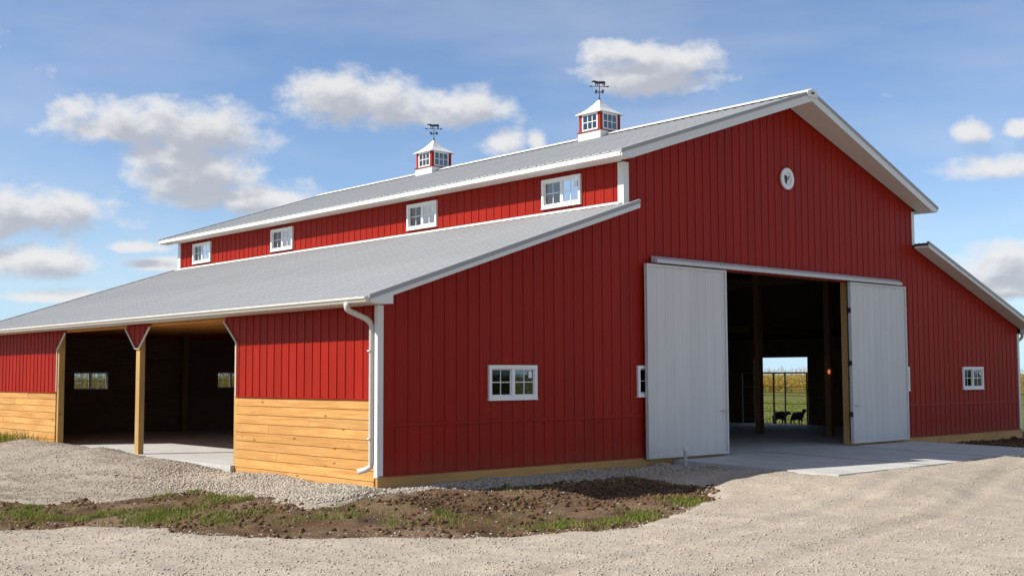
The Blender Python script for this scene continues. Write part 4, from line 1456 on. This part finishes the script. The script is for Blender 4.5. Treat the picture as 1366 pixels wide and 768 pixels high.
def grass_d(x, y):
    s = np.zeros_like(x)
    for cx, cy, rx, ry, w in GP:
        s = np.maximum(s, w * np.exp(-((x - cx) / rx) ** 2 - ((y - cy) / ry) ** 2))
    s = s * sstep(.36, .58, fbm(x * 2.6, y * 2.6, 3, 61)) + .03 * sstep(.45, .6, fbm(x, y, 3, 65))
    return s * soil_d(x, y)


blades('grass', sample_rect(-9, 5.2, -5, 7.0, grass_d)(17000), .02, .10, .011, 'grass', 'patchy green and yellowing grass on the turned soil', 'grass', .9)
# weeds against the left stretch of board wall
wx = np.concatenate([RNG.normal((-.35, cy), (.22, .35), (n_, 2)) for cy, n_ in ((16.9, 320), (17.7, 260), (15.4, 160), (18.8, 120))])
wx = wx[wx[:, 0] < -.06]
blades('weeds', wx, .12, .42, .02, 'grass', 'yellow green weeds at the foot of the far board wall', 'weeds', .9)
# lawn beyond the right side, seen through the barn
rx = np.stack([RNG.uniform(24, 60, 26000), RNG.uniform(4, 34, 26000)], -1)
blades('lawn', rx, .05, .16, .03, 'grass', 'mown green lawn behind the barn', 'grass', .6)


# ------------------------------------------------------------------ corn field
def corn_plants(name, xy, label):
    V = []; F = []
    protos = []
    for k in range(6):
        v = []; f = []
        hh = random.uniform(2.0, 2.45)
        # stalk
        for a in (0, 1.57):
            b0 = len(v); c, s = math.cos(a) * .016, math.sin(a) * .016
            v += [(-c, -s, 0), (c, s, 0), (c * .5, s * .5, hh), (-c * .5, -s * .5, hh)]; f += [(b0, b0 + 1, b0 + 2), (b0, b0 + 2, b0 + 3)]
        for i in range(13):
            z = hh * (.12 + .85 * i / 13); a = i * math.pi + random.uniform(-.5, .5)
            ln = random.uniform(.45, .8) * (1 - .35 * i / 13); dr = random.uniform(.1, .75)
            d = np.array([math.cos(a), math.sin(a), 0]); s = np.array([-d[1], d[0], 0]) * random.uniform(.035, .055)
            b0 = len(v)
            for t, q in ((0, .6), (.35, 1), (.7, .8), (1, .05)):
                p = d * ln * t + np.array([0, 0, z + ln * (.75 * t - dr * 1.6 * t * t)])
                v += [tuple(p - s * q), tuple(p + s * q)]
            for j in range(3):
                q = b0 + j * 2; f += [(q, q + 1, q + 3), (q, q + 3, q + 2)]
        for i in range(5):
            a = random.uniform(0, 6.28); b0 = len(v)
            v += [(-.012, 0, hh), (.012, 0, hh), (math.cos(a) * .12, math.sin(a) * .12, hh + .25)]; f += [(b0, b0 + 1, b0 + 2)]
        b0 = len(v)
        v += [(.02, -.03, hh * .42), (.09, .0, hh * .42), (.05, .03, hh * .42), (.1, 0, hh * .42 + .26)]; f += [(b0, b0 + 1, b0 + 3), (b0 + 1, b0 + 2, b0 + 3), (b0 + 2, b0, b0 + 3)]
        protos.append((np.array(v), np.array(f)))
    base = 0
    AV = []; AF = []
    for k in range(6):
        sel = xy[k::6]
        v, f = protos[k]; n = len(sel)
        a = RNG.uniform(0, 6.28, n); c, s = np.cos(a)[:, None], np.sin(a)[:, None]; sc = RNG.uniform(.86, 1.1, n)
        X = (v[None, :, 0] * c - v[None, :, 1] * s) * sc[:, None] + sel[:, 0:1]
        Y = (v[None, :, 0] * s + v[None, :, 1] * c) * sc[:, None] + sel[:, 1:2]
        Z = v[None, :, 2] * sc[:, None] + terrain(sel[:, 0], sel[:, 1])[:, None]
        AV.append(np.stack([X, Y, Z], -1).reshape(-1, 3))
        AF.append((f[None] + (np.arange(n) * len(v))[:, None, None] + base).reshape(-1, 3)); base += n * len(v)
    me = np_mesh(name, np.concatenate(AV), np.concatenate(AF), 'corn')
    return tag(link(name, me), label, 'corn', kind='stuff')


def rows(origin, along, across, length, nrow, gap, sp):
    o = np.array(origin); a = np.array(along, float); c = np.array(across, float)
    out = []
    for r in range(nrow):
        t = np.arange(0, length, sp) + RNG.uniform(-.06, .06, len(np.arange(0, length, sp)))
        out.append(o + a * t[:, None] + c * (r * gap) + RNG.normal(0, .05, (len(t), 2)))
    q = np.concatenate(out); RNG.shuffle(q)
    return q


corn_plants('corn_field', np.concatenate([rows((-6, 52), (1, 0), (0, 1), 60, 5, .76, .24), rows((88, 0), (0, 1), (1, 0), 75, 5, .76, .26)]),
            'ripening yellow and green corn field behind the barn')


# far trees over the corn
def far_tree(x, y, h, rad, label):
    root = empty('tree', (x, y, -.2)); tag(root, label, 'tree', 'far trees beyond the corn')
    mb = MB(); mb.tube([(0, 0, 0), (.2, 0, h * .3), (.1, .2, h * .6)], [rad * .1, rad * .07, rad * .03], 7)
    for k in range(5):
        a = k * 1.3; mb.tube([(.15, 0, h * .35), (math.cos(a) * rad * .5, math.sin(a) * rad * .5, h * .65)], [rad * .04, rad * .015], 5)
    mb.build('trunk', 'inner', root)
    n = 1600
    d = RNG.normal(0, 1, (n, 3)); d /= np.linalg.norm(d, axis=1)[:, None]
    c = d * (RNG.random(n) ** .45)[:, None] * np.array([rad, rad, h * .36]) * (0.75 + .5 * vnoise(d[:, 0] * 2 + 9, d[:, 1] * 2 + d[:, 2], 4))[:, None] + np.array([0, 0, h * .62])
    e1 = RNG.normal(0, rad * .10, (n, 3)); e2 = RNG.normal(0, rad * .10, (n, 3))
    V = np.stack([c - e1, c + e1, c + e2], 1).reshape(-1, 3)
    link('crown', np_mesh('crown', V, np.arange(n * 3).reshape(-1, 3), 'leaf'), root)


far_tree(640, 330, 7, 5, 'far green tree above the corn seen through the barn')
far_tree(880, 480, 9, 6, 'tiny hazy tree far beyond the corn')
